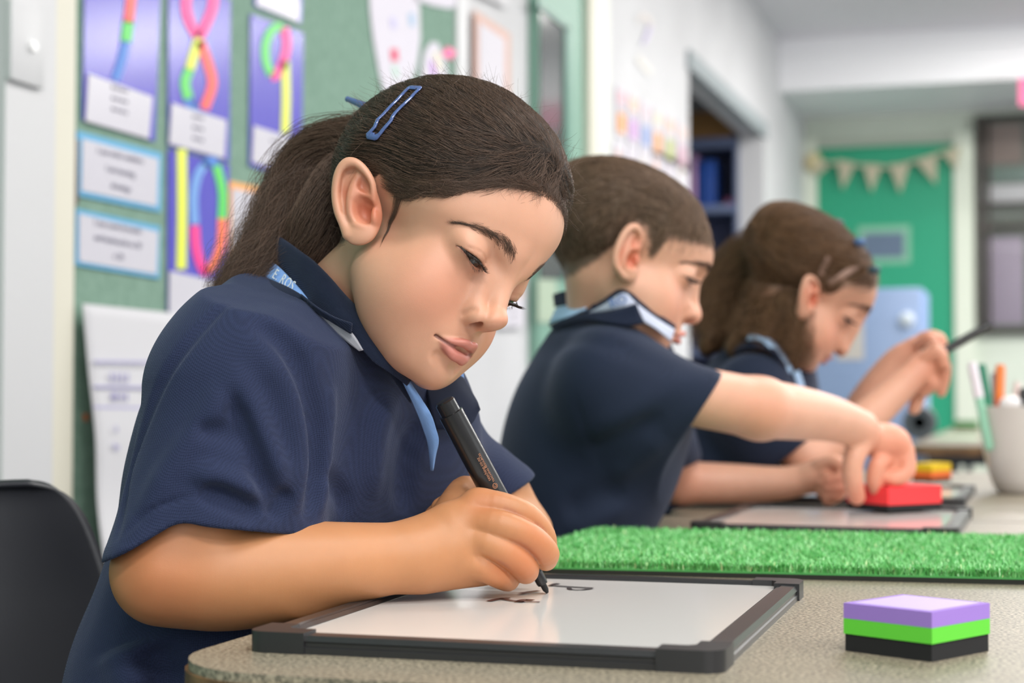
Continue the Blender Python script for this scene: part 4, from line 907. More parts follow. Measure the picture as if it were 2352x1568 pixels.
# writing on the board
M_MARK = mat('marker ink', (.02, .012, .014), .5); M_MARK2 = mat('thin marker ink', (.09, .035, .03), .5)
def ink(pts, w, m, zz=.6085):
    p, r = smooth_pts([(*q, 0) for q in pts], [1] * len(pts), 5); W_ = [np.array(onz(q[0], q[1], zz)) for q in p]; V_, F_ = [], []
    for i, q in enumerate(W_):
        t = W_[min(i + 1, len(W_) - 1)] - W_[max(i - 1, 0)]; t = nrm(t); s_ = np.array([-t[1], t[0], 0]) * w * .75; V_ += [q + s_ + [0, 0, .00015], q - s_ + [0, 0, .00015]]
    F_ = [[2 * i, 2 * i + 1, 2 * i + 3, 2 * i + 2] for i in range(len(W_) - 1)]; o = mesh_np('marker_line', V_, F_, m, wb, smooth=False); return o
for pts, w, m in (([(1262, 1345), (1276, 1340), (1284, 1341)], .0022, M_MARK), ([(1266, 1344), (1310, 1347), (1362, 1350)], .0028, M_MARK), ([(1306, 1349), (1312, 1353), (1335, 1354), (1362, 1351)], .0022, M_MARK),
  ([(1190, 1364), (1215, 1362), (1255, 1363)], .0018, M_MARK2), ([(1196, 1362), (1220, 1358), (1238, 1356)], .0030, M_MARK2), ([(1122, 1380), (1150, 1374), (1172, 1373)], .0030, M_MARK2), ([(1150, 1374), (1185, 1380), (1240, 1382)], .0022, M_MARK2), ([(1190, 1382), (1205, 1377), (1225, 1378)], .0040, M_MARK2)): ink(pts, w, m)
q0, q1, q2 = np.array(onz(1572, 1206, .611)), np.array(onz(2200, 1216, .611)), np.array(onz(2218, 1144, .611))
whiteboard('black-framed whiteboard in front of the boy, under the red eraser', float(q0[0]), float(q1[1]) - .0, float(q1[0]), float(q1[1]) + .34, 0, ZT)
q0, q1 = np.array(onz(1900, 1132, .611)), np.array(onz(2215, 1146, .611))
whiteboard('farthest whiteboard, lying under the yellow and orange eraser', float(q1[0]) - .29, float(q1[1]), float(q1[0]), float(q1[1]) + .34, 0, ZT)
# ---------------------------------------------------------------- erasers
def eraser(label, front, left, right, layers, z, parent=None, print_=False):
    """front/left/right: pixel corners of the base; layers (height, material, name) from the bottom"""
    a, b, c = [np.array(onz(*q, z)) for q in (left, front, right)]; e = empty('eraser', tuple(b), label=label, cat='eraser'); u, v = b - a, c - b
    v = np.array([-u[1], u[0], 0]) / np.linalg.norm(u) * np.linalg.norm(v) * np.sign(np.dot([-u[1], u[0], 0], v)); c = b + v; d = a + v; zz = z
    for i, (h, m, nm) in enumerate(layers):
        ins = .0009 if i == 0 else 0; ctr = (a + b + c + d) / 4; P = [tuple((p + (ctr - p) / np.linalg.norm(ctr - p) * ins)[:2]) for p in (a, b, c, d)]; slab(nm, P if np.cross(u, v)[2] > 0 else P[::-1], zz + (.0001 if i else 0), zz + h, m, e, .0012); zz += h
    return e, a, b, c, d, zz
M_PURP = mat('lilac foam', srgb('9a79cc'), .8); M_LIME = mat('lime foam', srgb('62cf3a'), .8); M_FELT = mat('black felt', (.012, .012, .013), .95); M_REDF = mat('red foam', srgb('f23b3f'), .8); M_YELF = mat('yellow foam', srgb('f7cf1c'), .8); M_ORF = mat('orange foam', srgb('f5732f'), .8)
for m in (M_PURP, M_LIME, M_REDF, M_FELT): 
    n_ = nd(m, 'ShaderNodeTexNoise'); n_.inputs['Scale'].default_value = 900; tc = nd(m, 'ShaderNodeTexCoord'); lk(m, tc.outputs['Object'], n_.inputs['Vector']); add_bump(m, n_.outputs['Fac'], .2, .0004)
e1_, a, b, c, d, zt_ = eraser('lilac, lime and black foam eraser alone on the near table', (2141, 1521), (1938, 1494), (2261, 1493), [(.0098, M_FELT, 'felt_layer'), (.0088, M_LIME, 'foam_layer'), (.0088, M_PURP, 'foam_layer')], ZT)
lab = [p * .86 + (a + b + c + d) / 4 * .14 for p in (a, b, c, d)]; slab('printed_label', [tuple(p[:2]) for p in (lab if np.cross(b - a, c - b)[2] > 0 else lab[::-1])], zt_, zt_ + .0002, mat('pale label print', srgb('b9a6da'), .5), e1_)
eraser('red foam eraser with black felt base pressed by the boy\'s finger', (2040, 1176), (1945, 1168), (2090, 1166), [(.008, M_FELT, 'felt_layer'), (.021, M_REDF, 'foam_layer')], .6105)
eraser('yellow and orange eraser with black base on the farthest whiteboard', (2140, 1108), (2094, 1106), (2185, 1105), [(.006, M_FELT, 'felt_layer'), (.011, M_ORF, 'foam_layer'), (.012, M_YELF, 'foam_layer')], .6105)
# ---------------------------------------------------------------- artificial grass mat
gy0a, gy0b = np.array(onz(1290, 1312, .602)), np.array(onz(2352, 1337, .602)); gy1 = float(onz(1700, 1214, .602)[1])
GX0, GX1, GY0 = float(gy0a[0]) - .06, float(gy0b[0]) + .35, None
mat_e = empty('grass_mat', (GX0, gy0a[1], ZT), label='mat of bright green artificial grass across the table', cat='mat')
sl = (gy0b[1] - gy0a[1]) / (gy0b[0] - gy0a[0]); yl = lambda x: gy0a[1] + (x - gy0a[0]) * sl
P = [(GX0, yl(GX0)), (GX1, yl(GX1)), (GX1, yl(GX1) + .34), (GX0 + .012, yl(GX0) + .34)]
slab('backing', P, ZT, ZT + .004, mat('black mat backing', (.015, .017, .012), .9), mat_e); slab('turf_base', [(x + (.002 if x < 0 else -.002), y) for x, y in P], ZT + .004, ZT + .0055, mat('turf base', srgb('4a9a50'), .9), mat_e)
rg = np.random.default_rng(8); NB = 150000; ux = rg.uniform(0, 1, NB); uy = rg.uniform(0, 1, NB) ** 1.25
bx = GX0 + (GX1 - GX0) * ux; by = yl(bx) + uy * .34; ang = rg.uniform(0, 6.283, NB); ln = rg.uniform(.005, .0105, NB); lean = rg.uniform(.15, 1.05, NB); wd = rg.uniform(.0003, .00055, NB) * (1 + uy * .9)
dx, dy = np.cos(ang), np.sin(ang); z0 = ZT + .005; root = np.stack([bx, by, np.full(NB, z0)], 1); w_ = np.stack([-dy, dx, np.zeros(NB)], 1) * wd[:, None]
midp = root + np.stack([dx * lean * ln * .35, dy * lean * ln * .35, ln * .62 * np.cos(lean * .5)], 1); tip = root + np.stack([dx * np.sin(lean) * ln, dy * np.sin(lean) * ln, ln * np.cos(lean)], 1)
V_ = np.stack([root - w_, root + w_, midp + w_, midp - w_, tip], 1).reshape(-1, 3); I = np.arange(NB)[:, None] * 5
F3 = np.concatenate([I + [0, 1, 2], I + [0, 2, 3], I + [3, 2, 4]]).astype(np.int64)
cg = np.array([srgb('6cc46c'), srgb('83d07f'), srgb('55b35c'), srgb('a2dc98'), srgb('dcebae')])[rg.choice(5, NB, p=[.4, .27, .22, .09, .02])]; cg = np.repeat(cg, 5, 0)
M_TURF = mat('plastic grass blades', rough=.30); lk(M_TURF, attr_color(M_TURF).outputs['Color'], bsdf(M_TURF).inputs['Base Color']); bsdf(M_TURF).inputs['Specular IOR Level'].default_value = .7; bsdf(M_TURF).inputs['Subsurface Weight'].default_value = .0
gr_ = mesh_np('grass', V_, F3, M_TURF, mat_e, smooth=False, colors=cg); gr_['kind'] = 'stuff'
# ---------------------------------------------------------------- cup of pens
cd_ = onz(2350, 1140, ZT); CD = float(np.dot(cd_ - CAM, FWD)) + .05; cpos = np.array(onz(2352, 1132, ZT)); cpos[2] = ZT
cup = empty('pen_cup', tuple(cpos), label='white tapered cup holding pens at the right edge of the table', cat='cup'); M_CUP = mat('white ceramic', srgb('dcd7d2'), .3)
sc = CD / F_PX; hh = 203 * sc; R1 = 104 * sc; bm = bmesh.new(); bm_lathe(bm, [(0, 0), (R1 * .52, 0), (R1 * .62, hh * .03), (R1 * .74, hh * .18), (R1 * .86, hh * .45), (R1 * .95, hh * .8), (R1, hh), (R1 * .965, hh), (R1 * .91, hh * .8), (R1 * .8, hh * .45), (R1 * .66, hh * .16), (0, hh * .1)], 48); o = obj_bm('body', bm, M_CUP, None, smooth=True); o.parent = cup
def pen(name, label, base_px, top_px, dd, r, cols_, cap=None):
    a, b = V(*base_px, dd), V(*top_px, dd + .01); a = a - nrm(b - a) * .05; L = float(np.linalg.norm(b - a)); e = empty(name, tuple(a), label=label, cat='pen'); M = axis_M((0, 0, 0), b - a)
    bm = bmesh.new(); bm_lathe(bm, [(0, 0), (r * .5, .002), (r, .006), (r, L * .6), (r * .97, L * .6)], 14, M); o = obj_bm('barrel', bm, cols_[0], None, smooth=True); o.parent = e
    bm = bmesh.new(); bm_lathe(bm, [(r * 1.12, L * .6), (r * 1.12, L - .006), (r * .9, L), (0, L)], 14, M); o = obj_bm('cap', bm, cols_[1], None, smooth=True); o.parent = e; return e
P_ = lambda n, h: mat(n, srgb(h), .3)
dc = float(np.dot(cpos - CAM, FWD))
pen('pen', 'mint pen with white end leaning left in the cup', (2258, 960), (2232, 832), dc - .02, .0065, [P_('mint', '9fd9bd'), P_('white', 'efe8f0')]); pen('pen', 'dark green pen beside the mint pen', (2276, 960), (2254, 836), dc, .006, [P_('green pen', '2f8a68'), P_('green cap', '2b7d60')])
pen('pen', 'orange pen standing in the cup', (2292, 960), (2298, 838), dc + .01, .0066, [P_('orange red', 'e8683a'), P_('orange', 'f07e33')]); pen('pen', 'violet-blue pen behind the orange pen', (2290, 965), (2284, 856), dc + .03, .005, [P_('violet', '3c2b96'), P_('grey violet', 'a9b3c6')])
pen('pen', 'pale pen at the right of the cup', (2332, 965), (2338, 878), dc + .03, .0055, [P_('pale', 'd9cdc4'), P_('pale pink', 'e5d6d0')]); pen('pen', 'black pen at the right edge of the picture', (2352, 970), (2351, 892), dc - .02, .0065, [P_('black', '151515'), P_('black cap', '151515')])
rb = bmesh.new(); c = V(2322, 926, dc - .01); bmesh.ops.create_uvsphere(rb, u_segments=20, v_segments=12, radius=.014, matrix=Matrix.Translation(c) @ Matrix.Diagonal((1.2, .9, .8, 1))); bm_cyl(rb, np.array(c) - [0, 0, .05], c, .009, .011, 14); o = obj_bm('pompom', rb, P_('white eraser', 'f2eff0'), None, smooth=True); tag(o, 'white rounded eraser top standing among the pens', 'eraser')
# things on the far table
def tbox(nm, label, cat, x0, x1, ytop, ybase, dep, m):
    a, b = onz(x0, ybase, ZT), onz(x1, ybase, ZT); d_ = float(np.dot(a - CAM, FWD)); h = max(.006, (ybase - ytop) * d_ / F_PX); o = box(nm, (a[0], a[1], ZT), (b[0], a[1] + dep, ZT + h), m, bevel=.002); tag(o, label, cat)
tbox('book', 'pale green book lying on the far table', 'book', 2150, 2245, 1003, 1009, .16, mat('pale green cover', srgb('b4d2b4'), .6)); tbox('tray', 'dark green tray at the back of the far table', 'tray', 2190, 2245, 966, 988, .2, mat('dark green tray', srgb('4f7a4c'), .6))
bm = bmesh.new(); c = onz(2113, 1010, ZT); bm_lathe(bm, [(.022, -.02), (.05, -.02), (.055, -.012), (.055, .012), (.05, .02), (.022, .02), (.022, -.02)], 28, Matrix.Translation(Vector(c) + Vector((0, 0, .056))) @ Matrix.Rotation(math.radians(90), 4, 'X')); o = obj_bm('tape_roll', bm, mat('dark tape', srgb('4c5258'), .4), None, smooth=True); tag(o, 'dark roll of tape standing on the far table', 'tape')
# ---------------------------------------------------------------- marker in the girl's hand
tip, top = V(1258, 1362, 1.174), V(1020, 920, 1.152)
mk = empty('marker_pen', tuple(tip), label='black whiteboard marker in the front girl\'s right hand', cat='marker')
Lm = float(np.linalg.norm(top - tip)); AX = axis_M(tip, top); u_ = nrm(top - tip)
M_PEN = mat('glossy black barrel', (.014, .014, .015), .22); M_NIB = mat('black felt nib', (.02, .02, .02), .9); M_COP = mat('copper print', srgb('b07a5a'), .5)
bm = bmesh.new(); bm_lathe(bm, [(0, 0), (.0010, .0004), (.0021, .003), (.0023, .0085), (0, .0085)], 20, AX); o = obj_bm('nib', bm, M_NIB, None, smooth=True); o.parent = mk; o.matrix_parent_inverse = winv(mk)
R0 = .0088
bm = bmesh.new(); bm_lathe(bm, [(0, .0075), (.0036, .0075), (.0040, .009), (.0042, .017), (.0050, .0175), (.0062, .024), (.0066, .040), (R0, .0415), (R0, Lm - .010), (R0 - .0012, Lm - .0096), (0, Lm - .0096)], 40, AX); o = obj_bm('barrel', bm, M_PEN, None, smooth=True, angle=.6); o.parent = mk; o.matrix_parent_inverse = winv(mk)
bm = bmesh.new(); bm_lathe(bm, [(0, Lm - .0096), (R0 - .0016, Lm - .0096), (R0 - .0016, Lm - .0012), (R0 - .0026, Lm), (0, Lm - .0002)], 40, AX); o = obj_bm('end_plug', bm, M_PEN, None, smooth=True, angle=.6); o.parent = mk; o.matrix_parent_inverse = winv(mk)
wd = (-FWD) - u_ * np.dot(-FWD, u_); wd = nrm(wd); sd = nrm(np.cross(wd, u_))
for s_, off, al, sz in (('teaching.co.nz', -.0022, .1010, .0032), ('TEACHING RESOURCES', -.0046, .1010, .0021)):
    th = off / R0; n_ = wd * math.cos(th) + sd * math.sin(th); o_ = tip + u_ * al + n_ * (R0 + .00005); text('lettering', s_, sz, face_M(o_, -u_ * -1, np.cross(n_, u_)), M_COP, mk, extrude=.00006)
n_ = wd * math.cos(-.45) + sd * math.sin(-.45); text('lettering', '©', .0052, face_M(tip + u_ * .0870 + n_ * (R0 + .00005), u_, np.cross(n_, u_)), M_COP, mk, extrude=.00006)
# ---------------------------------------------------------------- chairs
M_CH = mat('black moulded plastic', (.020, .021, .026), .33); n_ = nd(M_CH, 'ShaderNodeTexNoise'); n_.inputs['Scale'].default_value = 700; tc = nd(M_CH, 'ShaderNodeTexCoord'); lk(M_CH, tc.outputs['Object'], n_.inputs['Vector']); add_bump(M_CH, n_.outputs['Fac'], .25, .0004)
def chair(label):
    e = empty('chair', (0, 0, 0), label=label, cat='chair', group=None)
    def row(x, z, w, c): return [np.array([x + c * (abs(t) ** 2.2), t * w, z]) for t in np.linspace(-1, 1, 9)]
    back = sheet('backrest', [row(-.222, .672, .095, .018), row(-.226, .662, .128, .028), row(-.222, .63, .150, .036), row(-.212, .56, .168, .040), row(-.198, .48, .178, .038), row(-.182, .41, .176, .03)], .007, M_CH, None, n=36, mrows=6)
    seat = sheet('seat', [row(-.182, .41, .176, .03), row(-.165, .372, .178, .02), row(-.12, .350, .182, .0), row(-.02, .345, .185, 0), row(.10, .348, .185, 0), row(.165, .342, .180, 0), row(.185, .322, .170, 0)], .007, M_CH, None, n=36, mrows=6)
    back.parent = e; seat.parent = e
    for sx in (-1, 1):
        for sy in (-1, 1):
            bm = bmesh.new(); bm_cyl(bm, (sx * .12, sy * .12, .335), (sx * .17, sy * .18, .012), .0105, n=12); o = obj_bm('leg', bm, M_STEEL, None, smooth=True); o.parent = e
            bm = bmesh.new(); bm_cyl(bm, (sx * .1695, sy * .1795, 0), (sx * .168, sy * .178, .025), .014, n=12); f = obj_bm('foot', bm, M_CH, None, smooth=True); f.parent = o
    bm = bmesh.new(); 
    for sy in (-1, 1): bm_cyl(bm, (-.13, sy * .12, .333), (.13, sy * .12, .333), .009, n=10)
    bm_cyl(bm, (0, -.12, .333), (0, .12, .333), .009, n=10); o = obj_bm('under_frame', bm, M_STEEL, None, smooth=True); o.parent = e
    return e
def copy_tree(o, parent=None):
    c = o.copy(); COL.objects.link(c); c.parent = parent
    for ch_ in list(o.children): copy_tree(ch_, c)
    return c
ch1 = chair('black moulded school chair the front girl sits on, its back at the left edge')
# ================================================================ the girl in front
girl = empty('person', V(430, 1850, 1.2), label='girl in navy polo shirt writing on a small whiteboard, dark ponytail and blue hair clip', cat='person')
GR, GO = ear_frame(-1)
E_ = lambda *q: tuple(GO + GR @ np.array(q))
g_marks = {'ear_top': E_(-8, 29.5, 3), 'lobe': E_(-8, -31, 0), 'earback': E_(-28, 4, 3), 'tragus': (4, -67, -2),
  'ocan': (72, -43, 9), 'icanR': (80, -17, 7), 'brow_in': (84, -10, 30), 'brow_out': (66, -44, 30), 'nasion': (87, 0, 16),
  'nosetip': (105, 0, -12), 'subn': (94, 0, -23), 'ala': (86, -19, -15), 'mouthR': (82, -19.5, -41), 'uplip': (97, 0, -37), 'lowlip': (96, 0, -47), 'menton': (78, 0, -72), 'farlid': (80, 28, 10), 'farbrow': (80, 30, 31)}
g_obs = {'ear_top': (815, 365), 'lobe': (805, 556), 'earback': (763, 450), 'tragus': (862, 495),
  'ocan': (1062, 568), 'icanR': (1116, 624), 'brow_in': (1179, 589), 'brow_out': (1046, 508), 'nasion': (1166, 668),
  'nosetip': (1152, 738), 'subn': (1110, 758), 'ala': (1074, 728), 'mouthR': (1015, 775), 'uplip': (1084, 796), 'lowlip': (1053, 828), 'menton': (985, 888), 'farlid': (1168, 690), 'farbrow': (1240, 622)}
GH = Head((-24.7, 23.9, -47.3), (-.0656, 1.1888, .0625), 1.0, g_marks, g_obs)
g_neck = GH.L(V(715, 800, 1.24))
G_ZL = ([-110, -60, -38, -24, -14, 0, 10, 18, 24, 30, 45, 57, 63, 68, 72, 75, 95], [-46, -42, -34, -18, 6, 24, 25, 25, 26, 29, 41, 48, 58, 68, 75, 79, 84])
SKIN1 = (.61, .325, .215); LIP1 = (.45, .135, .115)
M_BROW = mat('brow hair', (.075, .045, .030), .6)
gv, gq, gc, g_f = head_parts(GH, girl, g_neck, SKIN1, LIP1, G_ZL, (.05, .032, .026), browc=M_BROW, root_w=12)
PONY = np.array([-112, 2, 56.0])
def g_hair(P):
    Q = P.copy(); Q[:, 1] = np.abs(Q[:, 1]); b = smin(skull(P), cone(P, NECK_A, g_neck, 36, 40), 18)
    b = smin(b, cone(P, (-60, 0, 52), PONY, 50, 15), 14)
    d = Q[:, 2] - np.interp(Q[:, 0], *G_ZL).astype(np.float32)
    th = np.clip(-2.0 + d * .19, -1.8, 8.0) + .0
    return b - th - .5 * fbm(P * [.25, 1, 1], .22, 9).astype(np.float32)
M_HAIR1 = hair_mat('dark brown hair', (.085, .052, .036)); M_CAP1 = cap_mat('dark hair mass', (.010, .007, .0055), (.035, .024, .018))
cv = hair_cap(GH, girl, 'hair', M_CAP1, g_hair, (-135, -86, -80), (100, 86, 140))
rg = np.random.default_rng(11)
d0 = cv[:, 2] - np.interp(np.abs(cv[:, 0]) * np.sign(cv[:, 0]), *G_ZL); ok = cv[(d0 > 1.0) & (cv[:, 1] < 48)]
edge = cv[(d0 > .5) & (d0 < 9) & (cv[:, 1] < 48)]
P0 = np.concatenate([ok[rg.integers(0, len(ok), 15000)], edge[rg.integers(0, len(edge), 11000)]]); P0 = P0 + rg.normal(size=P0.shape) * 1.2
far = np.linalg.norm(P0 - PONY, axis=1)
def g_dir(P, i):
    d = PONY - P; n = np.linalg.norm(d, axis=1, keepdims=True); k = np.clip((P[:, 0:1] - 10) / 60, 0, 1)
    return d / n + k * np.array([-.1, 0, -.45]) * (np.abs(P[:, 1:2]) > 8) + .22 * np.stack([fbm(P, .05, 5), fbm(P, .05, 6), fbm(P, .05, 7)], 1)
lump = fbm(P0 * [.3, 1, 1], .16, 21) * .7
ST = walk(P0, g_hair, PONY, 18, np.minimum(far / 15, rg.uniform(5, 11, len(P0))), lump + rg.uniform(.1, 1.9, len(P0)), .06, rg, g_dir)
curves('hair_strand', GH.W(ST), .00009, .00004, M_HAIR1, girl)
# soft hairs along the hairline
ring = gv[(np.abs(gv[:, 2] - np.interp(gv[:, 0], *G_ZL) - 1) < 5) & (gv[:, 0] > 10) & (gv[:, 1] < 40) & (np.abs(gv[:, 1]) < 66)]
P1 = ring[rg.integers(0, len(ring), 3000)]
g_skin = lambda P: g_f(P)
ST = walk(P1, g_skin, PONY, 10, rg.uniform(2.5, 5.5, len(P1)), rg.uniform(.3, 2.6, len(P1)), .16, rg, g_dir)
curves('hairline_strand', GH.W(ST), .00006, .00002, M_HAIR1, girl)
# hair clips and the sideburn need points cast from the picture onto the head
def cast(hd, sdf, px, py, lift=0, d0=1.0, d1=1.4):
    for dd in np.arange(d0, d1, .002):
        l = hd.L(V(px, py, dd))[None]; u = l.copy()
        for _ in range(5): u = u - (hd.warp(u) - l)
        if sdf(u.astype(np.float32))[0] < 0:
            g = grad(sdf, u, 1.0)[0]; g = g / np.linalg.norm(g); return u[0] + g * lift, g
    return None, None
# sideburn wisp in front of the ear
sb = np.array([cast(GH, g_f, *q)[0] for q in ((922, 447), (910, 480), (896, 513), (883, 543), (871, 572))]); sn = cast(GH, g_f, 893, 517)[1]; ax_ = nrm(sb[-1] - sb[0]); sd_ = np.cross(sn, ax_)
ST = []
for i in range(120):
    w0 = rg.normal() * 1.8; k = rg.beta(3, 1.6); ST.append([np.array([np.interp(k * u * 4, range(5), sb[:, a]) for a in range(3)]) + sd_ * w0 * (1 - u * .8) + ax_ * rg.normal() * 0 for u in np.linspace(0, 1, 8)])
ST = np.array(ST); sh = ST.shape; X = ST.reshape(-1, 3)
for _ in range(4):
    g = grad(g_f, X, .5); d = g_f(X.astype(np.float32)); X = X - g * (d / np.maximum((g ** 2).sum(1), .1))[:, None]
X = X + g * .4
curves('sideburn', GH.W(X.reshape(sh)), .00006, .000015, M_HAIR1, girl)
# ponytail
pb = GH.W(PONY[None])[0]
C = np.array([GH.W(np.array([[-90, 2, 54.]]))[0], pb, V(745, 350, 1.285), V(706, 415, 1.29), V(682, 485, 1.285), V(655, 562, 1.27), V(604, 632, 1.25), V(548, 680, 1.235), V(512, 712, 1.23)])
Rr = np.array([.012, .014, .021, .026, .028, .028, .025, .017, .009])
Cs, Rs = smooth_pts(C, Rr, 5)
mesh_np('ponytail', *polygonize(lambda P: chain(P, Cs[:-4], Rs[:-4] * .82) , Cs.min(0) - .04, Cs.max(0) + .04, .003), M_CAP1, girl)
curves('ponytail_strand', np.concatenate([tail(Cs, Rs, 6000, .005, rg, shell=.35, k=20), tail(Cs, Rs * 1.08, 2500, .011, rg, shell=.35, k=20)]), .00012, .00005, M_HAIR1, girl)
ns = np.array([V(812, 335, 1.275), V(778, 410, 1.262), V(742, 490, 1.245), V(712, 570, 1.24), V(672, 640, 1.238)]); nr = np.array([.010, .018, .021, .019, .012]); ns_, nr_ = smooth_pts(ns, nr, 5)
mesh_np('nape_hair', *polygonize(lambda P: chain(P, ns_, nr_ * .85), ns_.min(0) - .04, ns_.max(0) + .04, .003), M_CAP1, girl)
curves('nape_strand', tail(ns_, nr_, 3000, .004, rg, shell=.35, k=18), .00012, .00005, M_HAIR1, girl)
# stray ends and flyaways
fw = tail(Cs, Rs * 1.3, 420, .018, rg, shell=.2, k=20)
curves('flyaway', fw, .00010, .00003, M_HAIR1, girl)
P2 = ok[rg.integers(0, len(ok), 700)]
ST = walk(P2, g_hair, PONY, 12, rg.uniform(2, 6, 700), 2.5, .5, rg, g_dir); lf = np.linspace(0, 1, 12)[None, :, None] ** 1.6 * rg.uniform(2, 13, (700, 1, 1)) ** 1.0
gg = grad(g_hair, ST.reshape(-1, 3), 1.0).reshape(ST.shape); curves('flyaway', GH.W(ST + gg * lf), .00007, .00003, M_HAIR1, girl)

# hair clips
M_CLIP = mat('navy enamel', srgb('4a5f94'), .18); bsdf(M_CLIP).inputs['Coat Weight'].default_value = .6
def hair_clip(pA, pB, bow, mirror=False):
    a, na = cast(GH, g_hair, *pA); b, nb_ = cast(GH, g_hair, *pB)
    ax = b - a; L = np.linalg.norm(ax); n = 60; O = []; NN = []
    uw = [(u, 1) for u in np.linspace(0, 1, 23)[1:-1]] + [(1, w) for w in np.linspace(1, -1, 9)] + [(u, -1) for u in np.linspace(1, 0, 23)[1:-1]] + [(0, w) for w in np.linspace(-1, 1, 9)]; n = len(uw); US = []
    for u, w in uw:
        nn = nrm(na * (1 - u) + nb_ * u); side = nrm(np.cross(nn, ax)); O.append(a + ax * u + side * (w * (3.5 + 1.5 * u) + bow * 4 * u * (1 - u)) + nn * 1.0); NN.append(nn); US.append(u)
    O = np.array(O); O = (np.roll(O, 1, 0) + 2 * O + np.roll(O, -1, 0)) / 4
    O = np.array(O); NN = np.array(NN)
    for _ in range(3):
        s0 = g_hair(O.astype(np.float32)); g = grad(g_hair, O, 1.0); O = O + g * ((2.4 - s0) * .7)[:, None]
    if mirror: O = O * [1, -1, 1]; NN = NN * [1, -1, 1]
    T = np.roll(O, -1, 0) - np.roll(O, 1, 0); T /= np.linalg.norm(T, axis=1, keepdims=True); S_ = np.cross(T, NN); m = 10; V_ = []; F_ = []
    ctr = O.mean(0)
    for i in range(n):
        u = US[i]; ww = 1.35 + 1.5 * (max(0, abs(u - .5) * 2 - .86) / .14)
        inward = np.sign(S_[i] @ (ctr - O[i]))
        for k in range(m):
            th = k / m * 6.283; V_.append(O[i] + S_[i] * (math.cos(th) * ww + inward * (ww - 1.35) * .9) + NN[i] * math.sin(th) * .9)
    F_ = [[i * m + k, i * m + (k + 1) % m, ((i + 1) % n) * m + (k + 1) % m, ((i + 1) % n) * m + k] for i in range(n) for k in range(m)]
    return mesh_np('hair_clip', GH.W(np.array(V_)), F_, M_CLIP, girl)
hair_clip((858, 318), (956, 206), -3.5)
hair_clip((858, 318), (956, 206), -3.5, True)

bm = bmesh.new(); a, b = V(799, 228, 1.30), V(838, 244, 1.285); bm_cyl(bm, a, b, .0022, .0034, 14); bmesh.ops.create_uvsphere(bm, u_segments=14, v_segments=8, radius=.0024, matrix=Matrix.Translation(a)); o = obj_bm('hair_clip', bm, M_CLIP, None, smooth=True); o.parent = girl; o.matrix_parent_inverse = winv(girl)
# ---------------------------------------------------------------- the girl's body, hand and polo shirt
yawT = math.radians(-28)
fT = RIGHT * math.cos(yawT) + _fh * math.sin(yawT); lT = np.cross([0, 0, 1], fT)
N_ = V(735, 800, 1.235); RS = V(600, 850, 1.135); LS = V(972, 985, 1.345); PC = V(430, 1790, 1.235)
uT = nrm(N_ - PC); fU = nrm(np.cross(lT, uT)); RT = Rcols(fU, lT, uT)
def plane3(a, b, c, up):
    n = nrm(np.cross(b - a, c - a)); n = n if n @ up > 0 else -n; return a.astype(np.float32), n.astype(np.float32)
NL1 = plane3(V(576, 642, 1.20), V(702, 692, 1.16), V(700, 610, 1.31), UP); NL2 = plane3(V(702, 694, 1.16), V(936, 884, 1.15), V(1055, 855, 1.27), UP)
def g_torso(P):
    d = ell(P, V(690, 985, 1.245), (.088, .122, .125), RT)
    d = smin(d, ell(P, V(600, 1260, 1.24), (.088, .112, .14), RT), .06)
    d = smin(d, ell(P, V(470, 1640, 1.235), (.085, .120, .11), RT), .06)
    d = smin(d, ell(P, V(925, 1085, 1.285), (.052, .060, .085), RT), .05)
    d = smin(d, chain(P, [RS, N_, LS], [.034, .036, .034]), .04)
    return d
# right arm: elbow off the table edge, forearm over the board
ARM = [V(600, 850, 1.14), V(470, 1080, 1.10), V(388, 1300, 1.088)]
FORE = [V(374, 1318, 1.088), V(500, 1322, 1.097), V(620, 1313, 1.106), V(750, 1299, 1.115), V(860, 1286, 1.125), V(960, 1277, 1.135)]
FR = [.0325, .0358, .0345, .0292, .0250, .0228]
def fing(P, pts, rs): 
    p, r = smooth_pts(pts, rs, 4); return chain(P, p, r)
def g_hand(P):
    d = smin(ell(P, V(1045, 1248, 1.142), (.0300, .0150, .0275), VIEW), ell(P, V(1005, 1272, 1.142), (.0270, .0165, .0230), VIEW), .012)
    d = smin(d, cone(P, V(960, 1277, 1.135), V(1030, 1262, 1.14), .0225, .0205), .01)
    d = smin(d, ell(P, V(1100, 1290, 1.152), (.024, .015, .0165), VIEW), .01)
    d = smin(d, cone(P, V(1060, 1200, 1.146), V(1105, 1160, 1.146), .014, .0105), .012)
    # index, middle, ring, little finger, thumb
    i = fing(P, [V(1095, 1158, 1.146), V(1150, 1163, 1.142), V(1208, 1184, 1.145), V(1247, 1228, 1.156), V(1256, 1270, 1.166)], [.0112, .0100, .0092, .0086, .0072])
    m = fing(P, [V(1075, 1198, 1.140), V(1150, 1206, 1.131), V(1212, 1230, 1.134), V(1252, 1266, 1.146), V(1254, 1284, 1.156)], [.0112, .0100, .0095, .0092, .0080])
    r = fing(P, [V(1050, 1235, 1.140), V(1120, 1246, 1.131), V(1178, 1277, 1.132), V(1207, 1308, 1.143), V(1200, 1310, 1.160)], [.0112, .0101, .0098, .0093, .0080])
    l = fing(P, [V(1040, 1285, 1.142), V(1095, 1296, 1.134), V(1140, 1318, 1.138), V(1166, 1330, 1.150), V(1158, 1322, 1.164)], [.0110, .0098, .0090, .0083, .0070])
    e = smin(i, m, .0009); e = smin(e, r, .0009); e = smin(e, l, .0009)
    d = smin(d, e, .0042)
    t = fing(P, [V(1015, 1225, 1.165), V(1050, 1150, 1.180), V(1078, 1128, 1.188), V(1140, 1170, 1.193), V(1215, 1258, 1.188)], [.0150, .0115, .0108, .0100, .0082])
    d = smin(d, t, .006)
    return d
